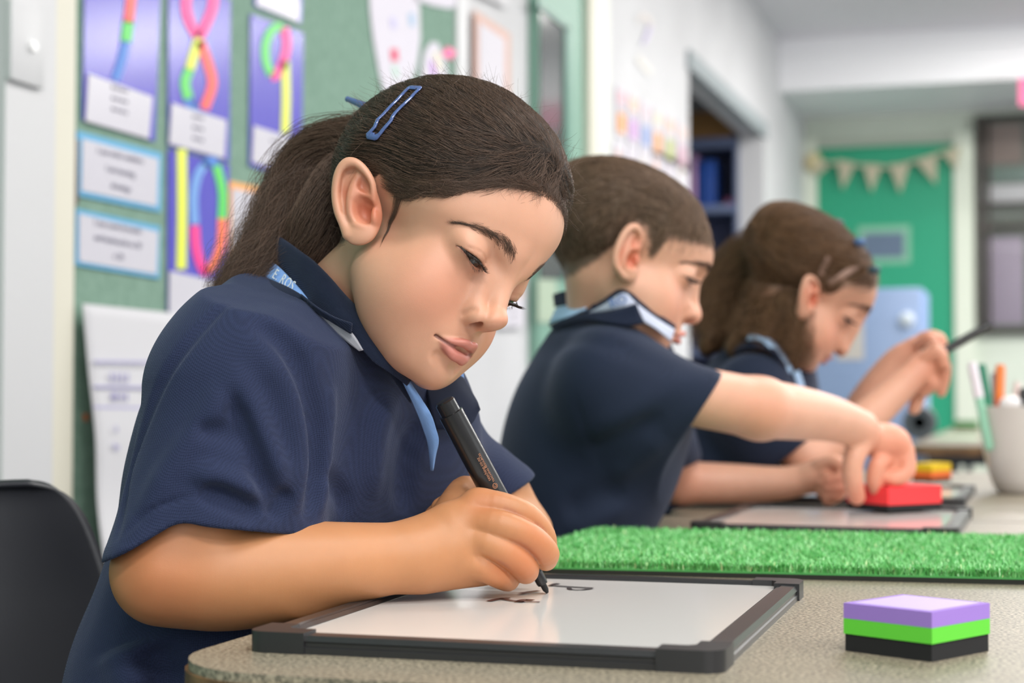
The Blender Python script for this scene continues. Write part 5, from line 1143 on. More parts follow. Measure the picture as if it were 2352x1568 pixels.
def g_arm(P):
    a = tube(P, FORE, FR, 14); d = smin(a, chain(P, ARM, [.036, .034, .033]), .012)
    return smin(d, g_hand(P), .010)
LARM = [V(985, 1015, 1.34), V(1132, 1132, 1.37), V(1196, 1225, 1.385)]
LFORE = [V(1196, 1225, 1.385), V(1150, 1215, 1.30), V(1080, 1195, 1.225)]
def g_larm(P):
    d = smin(chain(P, LARM, [.034, .0305, .0245]), chain(P, LFORE, [.0245, .022, .0185]), .01)
    d = smin(d, ell(P, V(1055, 1190, 1.208), (.026, .020, .015), VIEW), .01)
    for k, (x, y) in enumerate(((1012, 1167), (1016, 1195), (1022, 1222), (1032, 1246))):
        d = smin(d, fing(P, [V(1060, 1172 + 22 * k, 1.200), V(1030, y - 8, 1.183), V(x, y, 1.186), V(x + 14, y + 4, 1.200)], [.0080, .0074, .0070, .0062]), .002)
    d = smin(d, fing(P, [V(1085, 1180, 1.225), V(1075, 1160, 1.205), V(1060, 1160, 1.20)], [.010, .0088, .0075]), .004)
    return d
# legs under the table
HIPS = V(440, 1720, 1.235); kn = []
def g_legs(P):
    d = None
    for s in (-1, 1):
        h = HIPS + lT * s * .055; k = h + fT * .27 + lT * s * .02; k[2] = .44; a = k.copy() - fT * .02; a[2] = .075; t = a + fT * .10; t[2] = .03
        kn.append((h, k, a, t)) if len(kn) < 2 else None
        e = smin(chain(P, [h, k, a], [.062, .048, .032]), cone(P, a - [0, 0, .035], t, .034, .028), .02); d = e if d is None else np.minimum(d, e)
    return d
def g_body(P): return smin(smax(g_torso(P) + .008, smax((P - NL1[0]) @ NL1[1] + .016, (P - NL2[0]) @ NL2[1] + .016, .004), .01), g_legs(P), .03)
def bounds(pts, m): A = np.array(pts); return A.min(0) - m, A.max(0) + m
SKINA = tuple(np.array(SKIN1) * [.79, .67, .45])
def crease(v, c):  # redder skin between the fingers, with occlusion shade put into the vertex colour
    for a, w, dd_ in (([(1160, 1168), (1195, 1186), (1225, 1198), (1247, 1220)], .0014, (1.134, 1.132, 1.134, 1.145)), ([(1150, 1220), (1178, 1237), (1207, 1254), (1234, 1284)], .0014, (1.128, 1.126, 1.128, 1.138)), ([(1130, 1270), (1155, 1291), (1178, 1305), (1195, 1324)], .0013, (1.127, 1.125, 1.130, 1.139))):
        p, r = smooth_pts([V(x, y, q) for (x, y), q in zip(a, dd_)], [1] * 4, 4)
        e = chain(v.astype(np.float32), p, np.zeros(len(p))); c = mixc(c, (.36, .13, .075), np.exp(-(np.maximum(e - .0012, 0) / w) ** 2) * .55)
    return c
parts = [(GH.W(gv), gq, gc)]
lo, hi = bounds(ARM + FORE + [V(1285, 1300, 1.19), V(1100, 1120, 1.12), V(1200, 1345, 1.2)], .042)
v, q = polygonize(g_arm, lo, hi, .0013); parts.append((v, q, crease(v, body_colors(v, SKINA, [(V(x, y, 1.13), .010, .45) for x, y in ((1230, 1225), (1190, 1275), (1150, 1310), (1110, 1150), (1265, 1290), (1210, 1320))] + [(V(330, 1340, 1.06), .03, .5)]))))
lo, hi = bounds(LARM + LFORE + [V(1005, 1160, 1.23)], .042); v, q = polygonize(g_larm, lo, hi, .002); parts.append((v, q, body_colors(v, SKINA, [(V(1008, 1165, 1.23), .012, .9), (V(1060, 1120, 1.22), .01, .5)])))
lo, hi = bounds([RS, LS, N_, PC] + [x for t in [g_legs(np.zeros((1, 3), np.float32))] for x in (kn[0] + kn[1])], .16); lo[2] = 0.0
v, q = polygonize(g_body, lo, hi, .008); parts.append((v, q, body_colors(v, SKIN1)))
V_, Q_, C_ = join_np(parts)
g_skin_obj = mesh_np('body', V_, Q_, M_SKIN, girl, colors=C_)
# polo shirt
CA, CB = V(345, 1265, 1.075), V(640, 1165, 1.095)
def g_slv(P):
    s = smin(cone(P, V(590, 810, 1.14), V(358, 1290, 1.074), .050, .0345), cone(P, V(600, 830, 1.135), V(630, 1260, 1.094), .052, .034), .03)
    return smin(s, cone(P, V(520, 900, 1.12), V(500, 1290, 1.080), .052, .038), .03)
def g_shirt0(P):
    d = g_torso(P) - .004
    s = smin(cone(P, V(590, 810, 1.14), V(356, 1300, 1.074), .050, .0335), cone(P, V(600, 830, 1.135), V(635, 1250, 1.122), .052, .033), .03)
    s = smin(s, cone(P, V(520, 900, 1.12), V(488, 1270, 1.094), .052, .037), .03)
    # hem of the sleeve: low at the back of the arm, rising towards the fold of the elbow
    c1 = (P - V(300, 1262, 1.05)) @ nrm(-UP * 1.0 + RIGHT * .55 + FWD * .05).astype(np.float32)
    c2 = (P - V(450, 1208, 1.05)) @ nrm(-UP * 1.0 - RIGHT * .22 + FWD * .05).astype(np.float32)
    s = smax(s, smin(c1, c2, .006), .002)
    l = cone(P, V(960, 1010, 1.34), V(1142, 1148, 1.375), .038, .037)
    l = smax(l, (P - V(1190, 1108, 1.375)) @ nrm(RIGHT * .40 - UP * .9 + FWD * .1).astype(np.float32), .002)
    d = smin(d, s, .016); d = smin(d, l, .02)
    return smax(d, smax((P - NL1[0]) @ NL1[1], (P - NL2[0]) @ NL2[1], .004), .002)
g_fold = [([(600, 745), (660, 800), (700, 880), (722, 990), (722, 1100), (712, 1190)], 0.0072, -0.0146), ([(565, 760), (625, 830), (672, 920), (690, 1030), (690, 1180)], 0.0093, 0.0074),
  ([(760, 880), (752, 1000), (745, 1100), (735, 1190)], 0.0068, 0.0062),
  ([(515, 875), (545, 940), (580, 1030), (610, 1120), (640, 1170)], 0.0076, -0.0088), ([(545, 860), (585, 960), (625, 1050), (665, 1130)], 0.0076, 0.0084),
  ([(440, 985), (500, 990), (560, 1010)], 0.0068, -0.0062), ([(560, 840), (470, 970), (390, 1080), (320, 1190)], 0.0093, 0.0067), ([(460, 1120), (540, 1150), (600, 1180)], 0.0064, -0.0136), ([(430, 1080), (520, 1100), (610, 1150)], 0.0068, 0.0084),
  ([(620, 1190), (650, 1145), (660, 1120)], 0.0051, -0.0104), ([(285, 1230), (350, 1170), (440, 1140), (470, 1145)], 0.0019, -0.0020),
  ([(740, 1080), (780, 1130), (800, 1190)], 0.0068, -0.0062), ([(900, 900), (870, 1000), (850, 1150)], 0.0102, 0.0062), ([(960, 960), (930, 1060), (920, 1180)], 0.0102, -0.0062),
  ([(520, 700), (430, 790), (350, 930), (300, 1080), (270, 1230)], 0.0034, -0.0084), ([(280, 1480), (300, 1540), (310, 1600)], 0.0170, 0.0126), ([(340, 1480), (370, 1540), (380, 1600)], 0.0127, -0.0126)]
g_shirt1 = add_folds(g_shirt0, g_fold)
def g_shirt(P):
    d = g_shirt1(P); i = np.nonzero(np.abs(d) < .03)[0]
    if len(i): d[i] += (.0007 * fbm(P[i], 55, 4)).astype(np.float32)
    return d
def g_shirt_open(P):
    d = g_shirt(P)
    arm = np.float32(-1) * np.ones(len(P), np.float32)
    inn = np.maximum(g_slv(P) + .0135, -((P - V(500, 1140, 1.10)) @ (-UP).astype(np.float32)))   # only the sleeve mouth is hollowed
    inn = np.maximum(inn, (P - V(505, 1200, 1.09)) @ RIGHT.astype(np.float32))
    l = np.maximum(cone(P, LARM[1], LARM[2], .036, .036), -((P - V(1150, 1060, 1.37)) @ (-UP).astype(np.float32)))
    inn = np.minimum(inn, np.maximum(g_shirt0(P) + .0025, l))
    d = np.maximum(d, -inn)
    # neck opening
    d = smax(d, -cone(P, V(735, 790, 1.235), V(800, 640, 1.21), .046, .052), .003)
    return np.maximum(d, (P - V(400, 1800, 1.235)) @ (-uT).astype(np.float32))
lo, hi = bounds([RS, LS, N_, PC, CA, CB, V(1190, 1110, 1.39)], .13)
v, q = polygonize(g_shirt_open, lo, hi, .0023, project=2); mesh_np('polo_shirt', v, q, M_NAVY, girl)
def g_shorts(P):
    t = g_legs(P) - .006
    h, k = kn[0][0], kn[0][1]; t = smax(t, (P - (h * .25 + k * .75)) @ fT.astype(np.float32), .002)
    return smin(t, ell(P, V(455, 1690, 1.235), (.088, .118, .08), RT) - .002, .02)
lo, hi = bounds([k_ for t in kn for k_ in t[:2]] + [PC], .15); v, q = polygonize(g_shorts, lo, hi, .006); mesh_np('shorts', v, q, M_SHORTS, girl)
# collar
g_fw = lambda P: g_f(GH.L(P).astype(np.float32)) * GH.k
CF = [(614, 556, 1.262), (630, 546, 1.248), (652, 557, 1.225), (689, 584, 1.200), (717, 605, 1.187), (754, 642, 1.172), (791, 684, 1.160), (828, 721, 1.150), (856, 758, 1.146), (880, 790, 1.144), (905, 824, 1.146), (941, 874, 1.155)]
CL = [(612, 596, 1.262), (634, 614, 1.240), (656, 634, 1.218), (682, 662, 1.196), (704, 686, 1.180), (725, 704, 1.166), (765, 733, 1.150), (812, 772, 1.140), (836, 806, 1.136), (860, 832, 1.136), (890, 852, 1.138), (936, 884, 1.150)]
fold = [V(*p) for p in CF]; low = [V(*p) for p in CL]; mid = [(a * .5 + b * .5) - FWD * .004 for a, b in zip(fold, low)]
inn = [a + FWD * .008 - UP * .001 for a in fold]; inn2 = [a + FWD * .011 - UP * .016 for a in fold]
co = sheet('collar', [inn2, inn, fold, mid, low], .0022, M_NAVY2, girl, n=70)
sheet('collar_tip', [[V(690, 676, 1.170), V(725, 703, 1.152), V(765, 727, 1.142), V(808, 742, 1.132)], [V(700, 690, 1.172), V(730, 718, 1.154), V(768, 742, 1.144), V(806, 766, 1.134)]], .0016, M_NAVY2, girl, n=30, mrows=4)
sheet('collar_underside', [[V(727, 716, 1.156), V(768, 738, 1.148), V(808, 764, 1.138), V(834, 804, 1.134)], [V(735, 728, 1.158), V(762, 754, 1.150), V(795, 783, 1.141), V(826, 806, 1.136)]], .0012, M_GREYW, girl, n=24, mrows=4)
tp = sheet('neck_tape', [[V(606, 590, 1.250), V(640, 612, 1.222), V(682, 656, 1.192), V(716, 696, 1.172)], [V(590, 632, 1.238), V(632, 650, 1.206), V(676, 674, 1.182), V(712, 698, 1.168)]], .0010, M_BLUE, girl, n=24, mrows=4)
sheet('collar_flap', [[V(592, 631, 1.240), V(634, 648, 1.205), V(665, 662, 1.186), V(700, 683, 1.172), V(724, 704, 1.160)], [V(572, 642, 1.236), V(622, 662, 1.196), V(660, 682, 1.176), V(697, 704, 1.164), V(724, 722, 1.152)]], .0015, M_NAVY2, girl, n=30, mrows=5)
M_WT = mat('white print', (.85, .88, .95), .6)
e1 = V(618, 630, 1.226); e2 = V(690, 681, 1.181)
text('lettering', 'E. ROS', .0108, face_M((e1 + e2) / 2 + UP * .0035 - FWD * .006, e2 - e1, UP * 1 + RIGHT * .5), M_WT, girl, extrude=.0001, font_shear=.1, space=1.15)
sheet('shirt_lining', [[V(424, 1436, 1.16), V(500, 1436, 1.155), V(620, 1434, 1.15)], [V(405, 1560, 1.16), V(500, 1540, 1.155), V(600, 1520, 1.15)]], .0015, mat('teal lining', srgb('2f5a80'), .8), girl, n=16, mrows=4)
# far side of the collar and the placket
def on_shirt(pts, lift): return drape(g_shirt, pts, lift, 1.0, 1.5)
fc = [[V(975, 880, 1.215), V(1010, 868, 1.225), V(1045, 862, 1.235), V(1062, 868, 1.24)], [V(985, 930, 1.205), V(1020, 925, 1.21), V(1060, 905, 1.222), V(1090, 915, 1.232)], [V(1000, 985, 1.200), V(1035, 985, 1.204), V(1080, 976, 1.214), V(1103, 938, 1.224)]]
sheet('collar_far_side', fc, .0022, M_NAVY2, girl, n=24, mrows=5)
sheet('collar_far_lining', [[V(1030, 850, 1.246), V(1048, 846, 1.25), V(1062, 852, 1.254)], [V(1035, 870, 1.246), V(1050, 872, 1.25), V(1066, 876, 1.254)]], .0015, M_BLUE, girl, n=10, mrows=3)
pl = [[(902, 822), (928, 880), (945, 915), (962, 955), (974, 988), (983, 1016), (988, 1050), (991, 1080)], [(906, 822), (944, 882), (966, 915), (988, 950), (1000, 985), (1006, 1012), (999, 1045), (993, 1080)]]
PLD = [1.150, 1.152, 1.158, 1.168, 1.176, 1.182, 1.19, 1.20]
sheet('placket', [[V(x, y, d) for (x, y), d in zip(pl[0], PLD)], [V((a + c) / 2, (b + e) / 2, d - .003) for (a, b), (c, e), d in zip(pl[0], pl[1], PLD)], [V(x, y, d + .001) for (x, y), d in zip(pl[1], PLD)]], .0016, M_BLUE, girl, n=36)

ch1.location = (PC[0] + fT[0] * .0, PC[1], 0); ch1.rotation_euler = (0, 0, math.atan2(fT[1], fT[0]))
ch1.location = tuple((PC - fT * .045)[:2]) + (0,)
# ================================================================ shared by the two children further back
def kid_torso(c1, c2, c3, sh, RTk, w=1.0, neck=None, r=.036):
    def f(P):
        d = ell(P, c1, (.090 * w, .120 * w, .125), RTk); d = smin(d, ell(P, c2, (.072 * w, .112 * w, .14), RTk), .06); d = smin(d, ell(P, c3, (.09 * w, .12 * w, .11), RTk), .06)
        return smin(d, chain(P, [sh[0], neck, sh[1]], [r, r * 1.25, r]), .05)
    return f
def kid_legs(H, f_, l_):
    L = []
    for s in (-1, 1):
        h = H + l_ * s * .055; k = h + f_ * .27 + l_ * s * .02; k[2] = .44; a = k - f_ * .02; a[2] = .075; t = a + f_ * .10; t[2] = .03; L.append((h, k, a, t))
    def f(P):
        d = None
        for h, k, a, t in L:
            e = smin(chain(P, [h, k, a], [.062, .048, .032]), cone(P, a - [0, 0, .035], t, .034, .028), .02); d = e if d is None else np.minimum(d, e)
        return d
    return f, L
def poly_part(f, pts, m, h, base, reds=()):
    lo, hi = bounds(pts, m); lo[2] = max(lo[2], 0.0); v, q = polygonize(f, lo, hi, h); return v, q, body_colors(v, base, reds)
# ================================================================ the boy
boy = empty('person', V(1230, 1560, 1.90), label='boy in navy polo shirt with short brown hair pressing a red eraser', cat='person')
b_obs = {'ear_top': (1457, 513), 'lobe': (1438, 645), 'earback': (1405, 590), 'tragus': (1462, 597), 'eye': (1588, 642), 'brow_out': (1572, 600), 'brow_in': (1624, 620), 'nasion': (1599, 655), 'nosetip': (1607, 731), 'subn': (1579, 746), 'uplip': (1575, 768), 'lowlip': (1561, 787), 'mouthR': (1551, 771)}
k_marks = dict(g_marks); k_marks.update({'eye': (79, -33, 9), 'nosetip': (106, 0, -12), 'fore': (84, 0, 55)})
BH = Head((-6.1, 23.9, 8.1), (.1138, 1.8426, .0831), 1.04, k_marks, b_obs, sig=24, eu=-10, el=-34, squash=.76)
b_neck = BH.L(V(1395, 790, 1.88)); SKIN2 = (.70, .38, .265); LIP2 = (.62, .20, .18)
B_ZL = ([-110, -60, -44, -30, -18, -8, 4, 12, 18, 24, 32, 44, 56, 66, 74, 82, 95], [-62, -56, -42, -22, 4, 22, 22, 14, 4, 6, 30, 38, 42, 48, 54, 58, 60])
bv, bq, bc, b_f = head_parts(BH, boy, b_neck, SKIN2, LIP2, B_ZL, (.11, .075, .055), h=1.7, root_w=12)
def b_hair(P):
    Q = P.copy(); Q[:, 1] = np.abs(Q[:, 1]); b = smin(skull(P), cone(P, NECK_A, b_neck, 36, 40), 18); d = Q[:, 2] - np.interp(Q[:, 0], *B_ZL).astype(np.float32)
    return b - np.clip(-1.6 + d * .14, -1.6, 7.5) - (.7 * fbm(P, .18, 12) * (d > 8)).astype(np.float32)
M_HAIR2 = hair_mat('brown hair', (.16, .100, .066)); M_CAP2 = cap_mat('brown hair mass', (.06, .040, .028), (.16, .108, .078))
cv = hair_cap(BH, boy, 'hair', M_CAP2, b_hair, (-110, -86, -80), (104, 86, 140), 2.2)
rg = np.random.default_rng(22); d0 = cv[:, 2] - np.interp(cv[:, 0], *B_ZL); ok = cv[(d0 > 2) & (cv[:, 1] < 50)]; P0 = ok[rg.integers(0, len(ok), 9000)]
def b_dir(P, i):
    a = np.arctan2(P[:, 2] - 30, P[:, 0]); f = np.stack([np.sin(a) * .9 + .25, P[:, 1] * .012, -np.cos(a) * .9 - .15], 1); return f * 40 + 8 * np.stack([fbm(P, .06, 1), fbm(P, .06, 2), fbm(P, .06, 3)], 1)
ln = np.where(P0[:, 2] > 70, 5.0, 2.6) * rg.uniform(.6, 1.1, len(P0)); ST = walk(P0, b_hair, None, 7, ln, rg.uniform(.2, 2.4, len(P0)), .16, rg, b_dir); curves('hair_strand', BH.W(ST), .00017, .00006, M_HAIR2, boy)
fB = RIGHT * math.cos(math.radians(10)) + _fh * math.sin(math.radians(10)); lB = np.cross([0, 0, 1], fB)
bN, bRS, bLS, bPC = V(1395, 800, 1.885), V(1400, 868, 1.765), V(1470, 880, 2.02), V(1235, 1560, 1.91)
uB = nrm(bN - bPC); RB = Rcols(np.cross(lB, uB), lB, uB)
b_tor = kid_torso(V(1378, 985, 1.89), V(1305, 1160, 1.90), V(1270, 1440, 1.905), (bRS, bLS), RB, 1.02, bN); b_leg, b_L = kid_legs(V(1240, 1500, 1.91), fB, lB)
BA = [bRS, V(1570, 905, 1.760), V(1745, 938, 1.800)]; BF = [V(1745, 938, 1.800), V(1830, 948, 1.855), V(1910, 962, 1.915), V(1975, 985, 1.955)]
def b_arm(P):
    d = smin(chain(P, BA, [.036, .0315, .0325]), tube(P, BF, [.0325, .0300, .0260, .0225]), .012)
    d = smin(d, ell(P, V(2028, 1012, 1.975), (.0300, .024, .0215), VIEW), .012)
    d = smin(d, ell(P, V(2062, 1030, 1.985), (.0160, .022, .0200), VIEW), .01)
    d = smin(d, ell(P, V(2046, 1062, 1.985), (.0165, .020, .0200), VIEW), .008)
    e = fing(P, [V(1985, 1000, 1.955), V(1962, 1050, 1.940), V(1958, 1095, 1.942), V(1968, 1140, 1.958)], [.0155, .0125, .0118, .0100])
    d = smin(d, e, .006)
    for k, pts in enumerate(([(2078, 1035, 1.975), (2082, 1080, 1.968), (2050, 1098, 1.965), (2022, 1085, 1.972)], [(2072, 1030, 1.995), (2074, 1085, 1.992), (2035, 1105, 1.990), (2012, 1092, 1.995)])):
        d = smin(d, fing(P, [V(*p) for p in pts], [.0115, .0105, .0098, .0085]), .002)
    d = smin(d, fing(P, [V(2050, 1045, 1.985), V(2020, 1060, 1.960), V(2008, 1100, 1.962), V(2016, 1128, 1.972)], [.011, .0105, .0098, .0082]), .003)
    return smin(d, fing(P, [V(2050, 1040, 2.01), V(2035, 1090, 2.02), V(2030, 1120, 2.015)], [.011, .0095, .008]), .003)
BLA = [bLS, V(1510, 1010, 2.13), V(1560, 1105, 2.17)]; BLF = [V(1560, 1108, 2.17), V(1680, 1110, 2.165), V(1790, 1110, 2.15), V(1850, 1100, 2.14)]
def b_larm(P):
    d = smin(chain(P, BLA, [.036, .032, .028]), tube(P, BLF, [.0275, .0255, .0215, .0195]), .012); d = smin(d, ell(P, V(1893, 1090, 2.13), (.026, .022, .0225), VIEW), .012)
    for k, pts in enumerate(([(1905, 1068, 2.115), (1938, 1078, 2.10), (1930, 1100, 2.088), (1905, 1104, 2.09)], [(1900, 1090, 2.112), (1936, 1100, 2.098), (1926, 1120, 2.086), (1902, 1122, 2.09)], [(1896, 1110, 2.112), (1930, 1120, 2.098), (1920, 1137, 2.088), (1898, 1138, 2.092)])):
        d = smin(d, fing(P, [V(*p) for p in pts], [.0110, .0098, .0092, .0080]), .0016)
    d = smin(d, fing(P, [V(1890, 1128, 2.115), V(1912, 1142, 2.10), V(1900, 1148, 2.09)], [.0095, .0085, .007]), .0016)
    return smin(d, fing(P, [V(1885, 1070, 2.12), V(1915, 1062, 2.105), V(1935, 1070, 2.092)], [.011, .010, .0085]), .003)
parts = [(BH.W(bv), bq, bc), poly_part(b_arm, BA + BF + [V(2090, 1040, 1.99), V(1965, 1150, 1.95)], .045, .002, SKIN2, [(V(1745, 945, 1.78), .03, .5), (V(2060, 1040, 1.96), .03, .9), (V(1965, 1140, 1.95), .02, .8)]),
  poly_part(b_larm, BLA + BLF + [V(1935, 1100, 2.1)], .045, .0025, SKIN2, [(V(1925, 1110, 2.09), .02, .9), (V(1560, 1120, 2.15), .03, .4)]), poly_part(lambda P: smin(b_tor(P) + .006, b_leg(P), .03), [bRS, bLS, bN, bPC] + [x for t in b_L for x in t], .16, .009, SKIN2)]
V_, Q_, C_ = join_np(parts); mesh_np('body', V_, Q_, M_SKIN, boy, colors=C_)
def b_shirt0(P):
    d = b_tor(P) - .004
    s = smin(cone(P, V(1400, 880, 1.775), V(1610, 925, 1.765), .052, .038), cone(P, V(1430, 940, 1.79), V(1548, 1040, 1.80), .062, .040), .04)
    s = smax(s, (P - V(1606, 945, 1.77)) @ nrm(RIGHT * .82 - UP * .52 - FWD * .1).astype(np.float32), .003)
    l = cone(P, V(1470, 900, 2.03), V(1530, 1050, 2.15), .05, .045); l = smax(l, (P - V(1540, 1075, 2.15)) @ nrm(-UP + RIGHT * .3).astype(np.float32), .003)
    return smin(smin(d, s, .03), l, .03)
b_shirt1 = add_folds(b_shirt0, [([(1250, 800), (1330, 780), (1420, 800), (1520, 850)], .012, -.004), ([(1330, 1000), (1420, 960), (1520, 900), (1620, 860)], .014, .004), ([(1340, 1040), (1430, 1000), (1530, 950)], .012, -.005), ([(1400, 1100), (1470, 1050), (1530, 1000)], .014, .005),
  ([(1290, 1180), (1360, 1140), (1440, 1130)], .014, -.006), ([(1300, 1230), (1380, 1190), (1450, 1150)], .012, .005), ([(1320, 900), (1350, 1000), (1390, 1080)], .005, -.0015)], 1.5, 2.2)
def b_shirt(P):
    d = b_shirt1(P); inn = np.maximum(b_shirt0(P) + .007, np.minimum(cone(P, V(1570, 905, 1.76), V(1700, 950, 1.79), .04, .045), cone(P, V(1510, 980, 2.11), V(1570, 1130, 2.17), .034, .036)))
    d = np.maximum(d, -inn); d = smax(d, -cone(P, V(1395, 790, 1.885), V(1450, 640, 1.86), .048, .054), .003); return np.maximum(d, (P - V(1235, 1560, 1.91)) @ (-uB).astype(np.float32))
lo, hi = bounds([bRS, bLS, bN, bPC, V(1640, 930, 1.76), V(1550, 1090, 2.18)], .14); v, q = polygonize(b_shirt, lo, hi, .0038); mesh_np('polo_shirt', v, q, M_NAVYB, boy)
def kid_shorts(legs, L_, c3, R_, f_, top, par):
    def f(P):
        t = legs(P) - .006; t = smax(t, (P - (L_[0][0] * .25 + L_[0][1] * .75)) @ f_.astype(np.float32), .002); return smin(t, ell(P, c3, (.09, .12, .08), R_) - .002, .02)
    lo, hi = bounds([x for t in L_ for x in t[:2]] + [c3], .15); v, q = polygonize(f, lo, hi, .008); mesh_np('shorts', v, q, M_SHORTS, par)
kid_shorts(b_leg, b_L, V(1255, 1490, 1.91), RB, fB, None, boy)
# collar of the boy: back stand, near leaf standing open, white lining with letters
sheet('collar', [[V(1272, 675, 1.90), V(1300, 668, 1.86), V(1345, 670, 1.83), V(1385, 682, 1.81)], [V(1276, 705, 1.90), V(1305, 700, 1.855), V(1345, 702, 1.825), V(1380, 705, 1.805)]], .003, M_NAVY2, boy, n=20, mrows=4)
sheet('neck_tape', [[V(1278, 708, 1.89), V(1310, 700, 1.85), V(1350, 697, 1.825)], [V(1262, 742, 1.875), V(1300, 730, 1.835), V(1345, 710, 1.818)]], .002, M_LTAPE, boy, n=16, mrows=4)
sheet('collar_leaf', [[V(1340, 716, 1.812), V(1385, 690, 1.795), V(1432, 664, 1.785), V(1480, 700, 1.785), V(1551, 748, 1.80)], [V(1342, 722, 1.810), V(1388, 698, 1.792), V(1432, 673, 1.782), V(1476, 710, 1.782), V(1549, 757, 1.798)]], .003, M_NAVY2, boy, n=36, mrows=3, cross_smooth=False)
sheet('collar_lining', [[V(1345, 722, 1.808), V(1388, 698, 1.790), V(1432, 672, 1.781), V(1458, 694, 1.780)], [V(1362, 718, 1.804), V(1400, 712, 1.788), V(1434, 706, 1.780), V(1460, 696, 1.779)]], .002, M_WTAPE, boy, n=20, mrows=4)
sheet('collar_lining', [[V(1458, 694, 1.780), V(1500, 726, 1.784), V(1549, 757, 1.796)], [V(1480, 740, 1.778), V(1510, 758, 1.782), V(1540, 784, 1.792)]], .002, M_WTAPE, boy, n=20, mrows=4)
sheet('collar_flap', [[V(1262, 746, 1.872), V(1330, 722, 1.815), V(1385, 718, 1.79), V(1430, 708, 1.78), V(1462, 698, 1.775)], [V(1272, 756, 1.865), V(1340, 735, 1.805), V(1395, 742, 1.775), V(1440, 748, 1.765), V(1478, 742, 1.768)]], .003, M_NAVY2, boy, n=30, mrows=5)
text('lettering', 'RO', .0145, face_M(V(1420, 692, 1.777), V(1450, 680, 1.772) - V(1390, 704, 1.782), UP), mat('blue print', srgb('5a78b8'), .6), boy, extrude=.0003)
sheet('shirt_lining', [[V(1508, 1086, 1.95), V(1480, 1130, 1.93), V(1440, 1190, 1.92), V(1420, 1225, 1.92)], [V(1475, 1092, 1.90), V(1450, 1130, 1.89), V(1415, 1180, 1.89), V(1395, 1215, 1.89)]], .002, M_BLUE, boy, n=20, mrows=4)
sheet('shirt_lining', [[V(1540, 1088, 1.99), V(1530, 1130, 1.97), V(1500, 1190, 1.96), V(1470, 1230, 1.95)], [V(1510, 1088, 1.96), V(1484, 1130, 1.94), V(1444, 1190, 1.93), V(1424, 1225, 1.93)]], .002, M_NAVYB, boy, n=20, mrows=4)
ch2 = copy_tree(ch1); ch2['label'] = 'black school chair under the boy, behind the front girl'; ch2.location = tuple((V(1235, 1500, 1.91) + fB * .03)[:2]) + (0,); ch2.rotation_euler = (0, 0, math.atan2(fB[1], fB[0]))
# ================================================================ the girl further back
g3 = empty('person', V(1640, 1400, 2.38), label='girl furthest back with wavy brown hair, holding up a black marker', cat='person')
c_obs = {'ear_top': (1863, 633), 'earback': (1836, 670), 'tragus': (1876, 690), 'ocan': (1936, 730), 'eye': (1950, 738), 'nasion': (1977, 746), 'nosetip': (1938, 814), 'subn': (1922, 816), 'uplip': (1911, 822), 'lowlip': (1890, 836), 'menton': (1861, 853), 'fore': (2013, 668)}
CH = Head((8.7, 37.7, 11.0), (.3835, 2.2763, .0677), 1.04, k_marks, c_obs, sig=24, eu=-4, el=-32, squash=.66)
c_neck = CH.L(V(1760, 850, 2.33)); M_SCALP = mat('pale scalp', (.42, .27, .22), .6); C_ZL = ([-110, -60, -38, -24, -14, 0, 10, 18, 24, 30, 45, 57, 63, 68, 72, 75, 95], [-50, -46, -34, -18, 4, 16, 10, 8, 14, 26, 44, 52, 60, 66, 70, 73, 78])
cv3, cq3, cc3, c_f = head_parts(CH, g3, c_neck, SKIN2, LIP2, C_ZL, (.40, .26, .20), h=2.0, root_w=18)
def c_hair(P):
    Q = P.copy(); Q[:, 1] = np.abs(Q[:, 1]); b = smin(skull(P), cone(P, NECK_A, c_neck, 36, 40), 18); d = Q[:, 2] - np.interp(Q[:, 0], *C_ZL).astype(np.float32)
    t = np.clip(-1.6 + d * .18, -1.6, 8.0); return b - t - (1.0 * fbm(P, .12, 15) * (d > 10)).astype(np.float32)
def c_hair2(P):
    d = c_hair(P)
    # partings of the braids above the ear
    for a, b_ in (((10, -70, 34), (34, -64, 78)), ((30, -66, 40), (66, -44, 74))): d = smax(d, -chain(P, [a, tuple((np.array(a) + b_) / 2 + [0, -3, 3]), b_], [9.0, 8.5, 8.0]), 3)
    return d
M_HAIR3 = hair_mat('wavy brown hair', (.15, .080, .040)); M_CAP3 = cap_mat('wavy brown hair mass', (.035, .020, .011), (.15, .082, .042))
cvh = hair_cap(CH, g3, 'hair', M_CAP3, c_hair2, (-112, -86, -80), (104, 86, 140), 2.4)
rg = np.random.default_rng(40); d0 = cvh[:, 2] - np.interp(cvh[:, 0], *C_ZL); okc = cvh[(d0 > 6) & (cvh[:, 1] < 50)]; P0 = okc[rg.integers(0, len(okc), 5000)]
def c_dir(P, i): return np.stack([-50 + 0 * P[:, 0], 25 * np.sign(P[:, 1]) * (np.abs(P[:, 1]) < 60), -30 - .4 * (P[:, 2] - 40)], 1) + 22 * np.stack([fbm(P, .09, 61), fbm(P, .09, 62), fbm(P, .09, 63)], 1)
curves('hair_strand', CH.W(walk(P0, c_hair2, None, 12, rg.uniform(3, 6, len(P0)), rg.uniform(.5, 5, len(P0)) + 2 * fbm(P0, .08, 64), .15, rg, c_dir)), .00020, .00008, M_HAIR3, g3)
def on_hair(px, py):
    p, g = cast(CH, c_hair, px, py, 2.2, 1.95, 2.6); return CH.W((p if p is not None else np.zeros(3))[None])[0]
for A_, B_ in ((((1872, 652), (1882, 618), (1897, 588)), ((1884, 656), (1894, 622), (1908, 592))), (((1902, 648), (1940, 618), (1980, 594)), ((1908, 660), (1947, 630), (1986, 606)))):
    sheet('hair_parting', [[on_hair(*q) for q in A_], [on_hair(*q) for q in B_]], .0006, M_SCALP, g3, n=12, mrows=3)
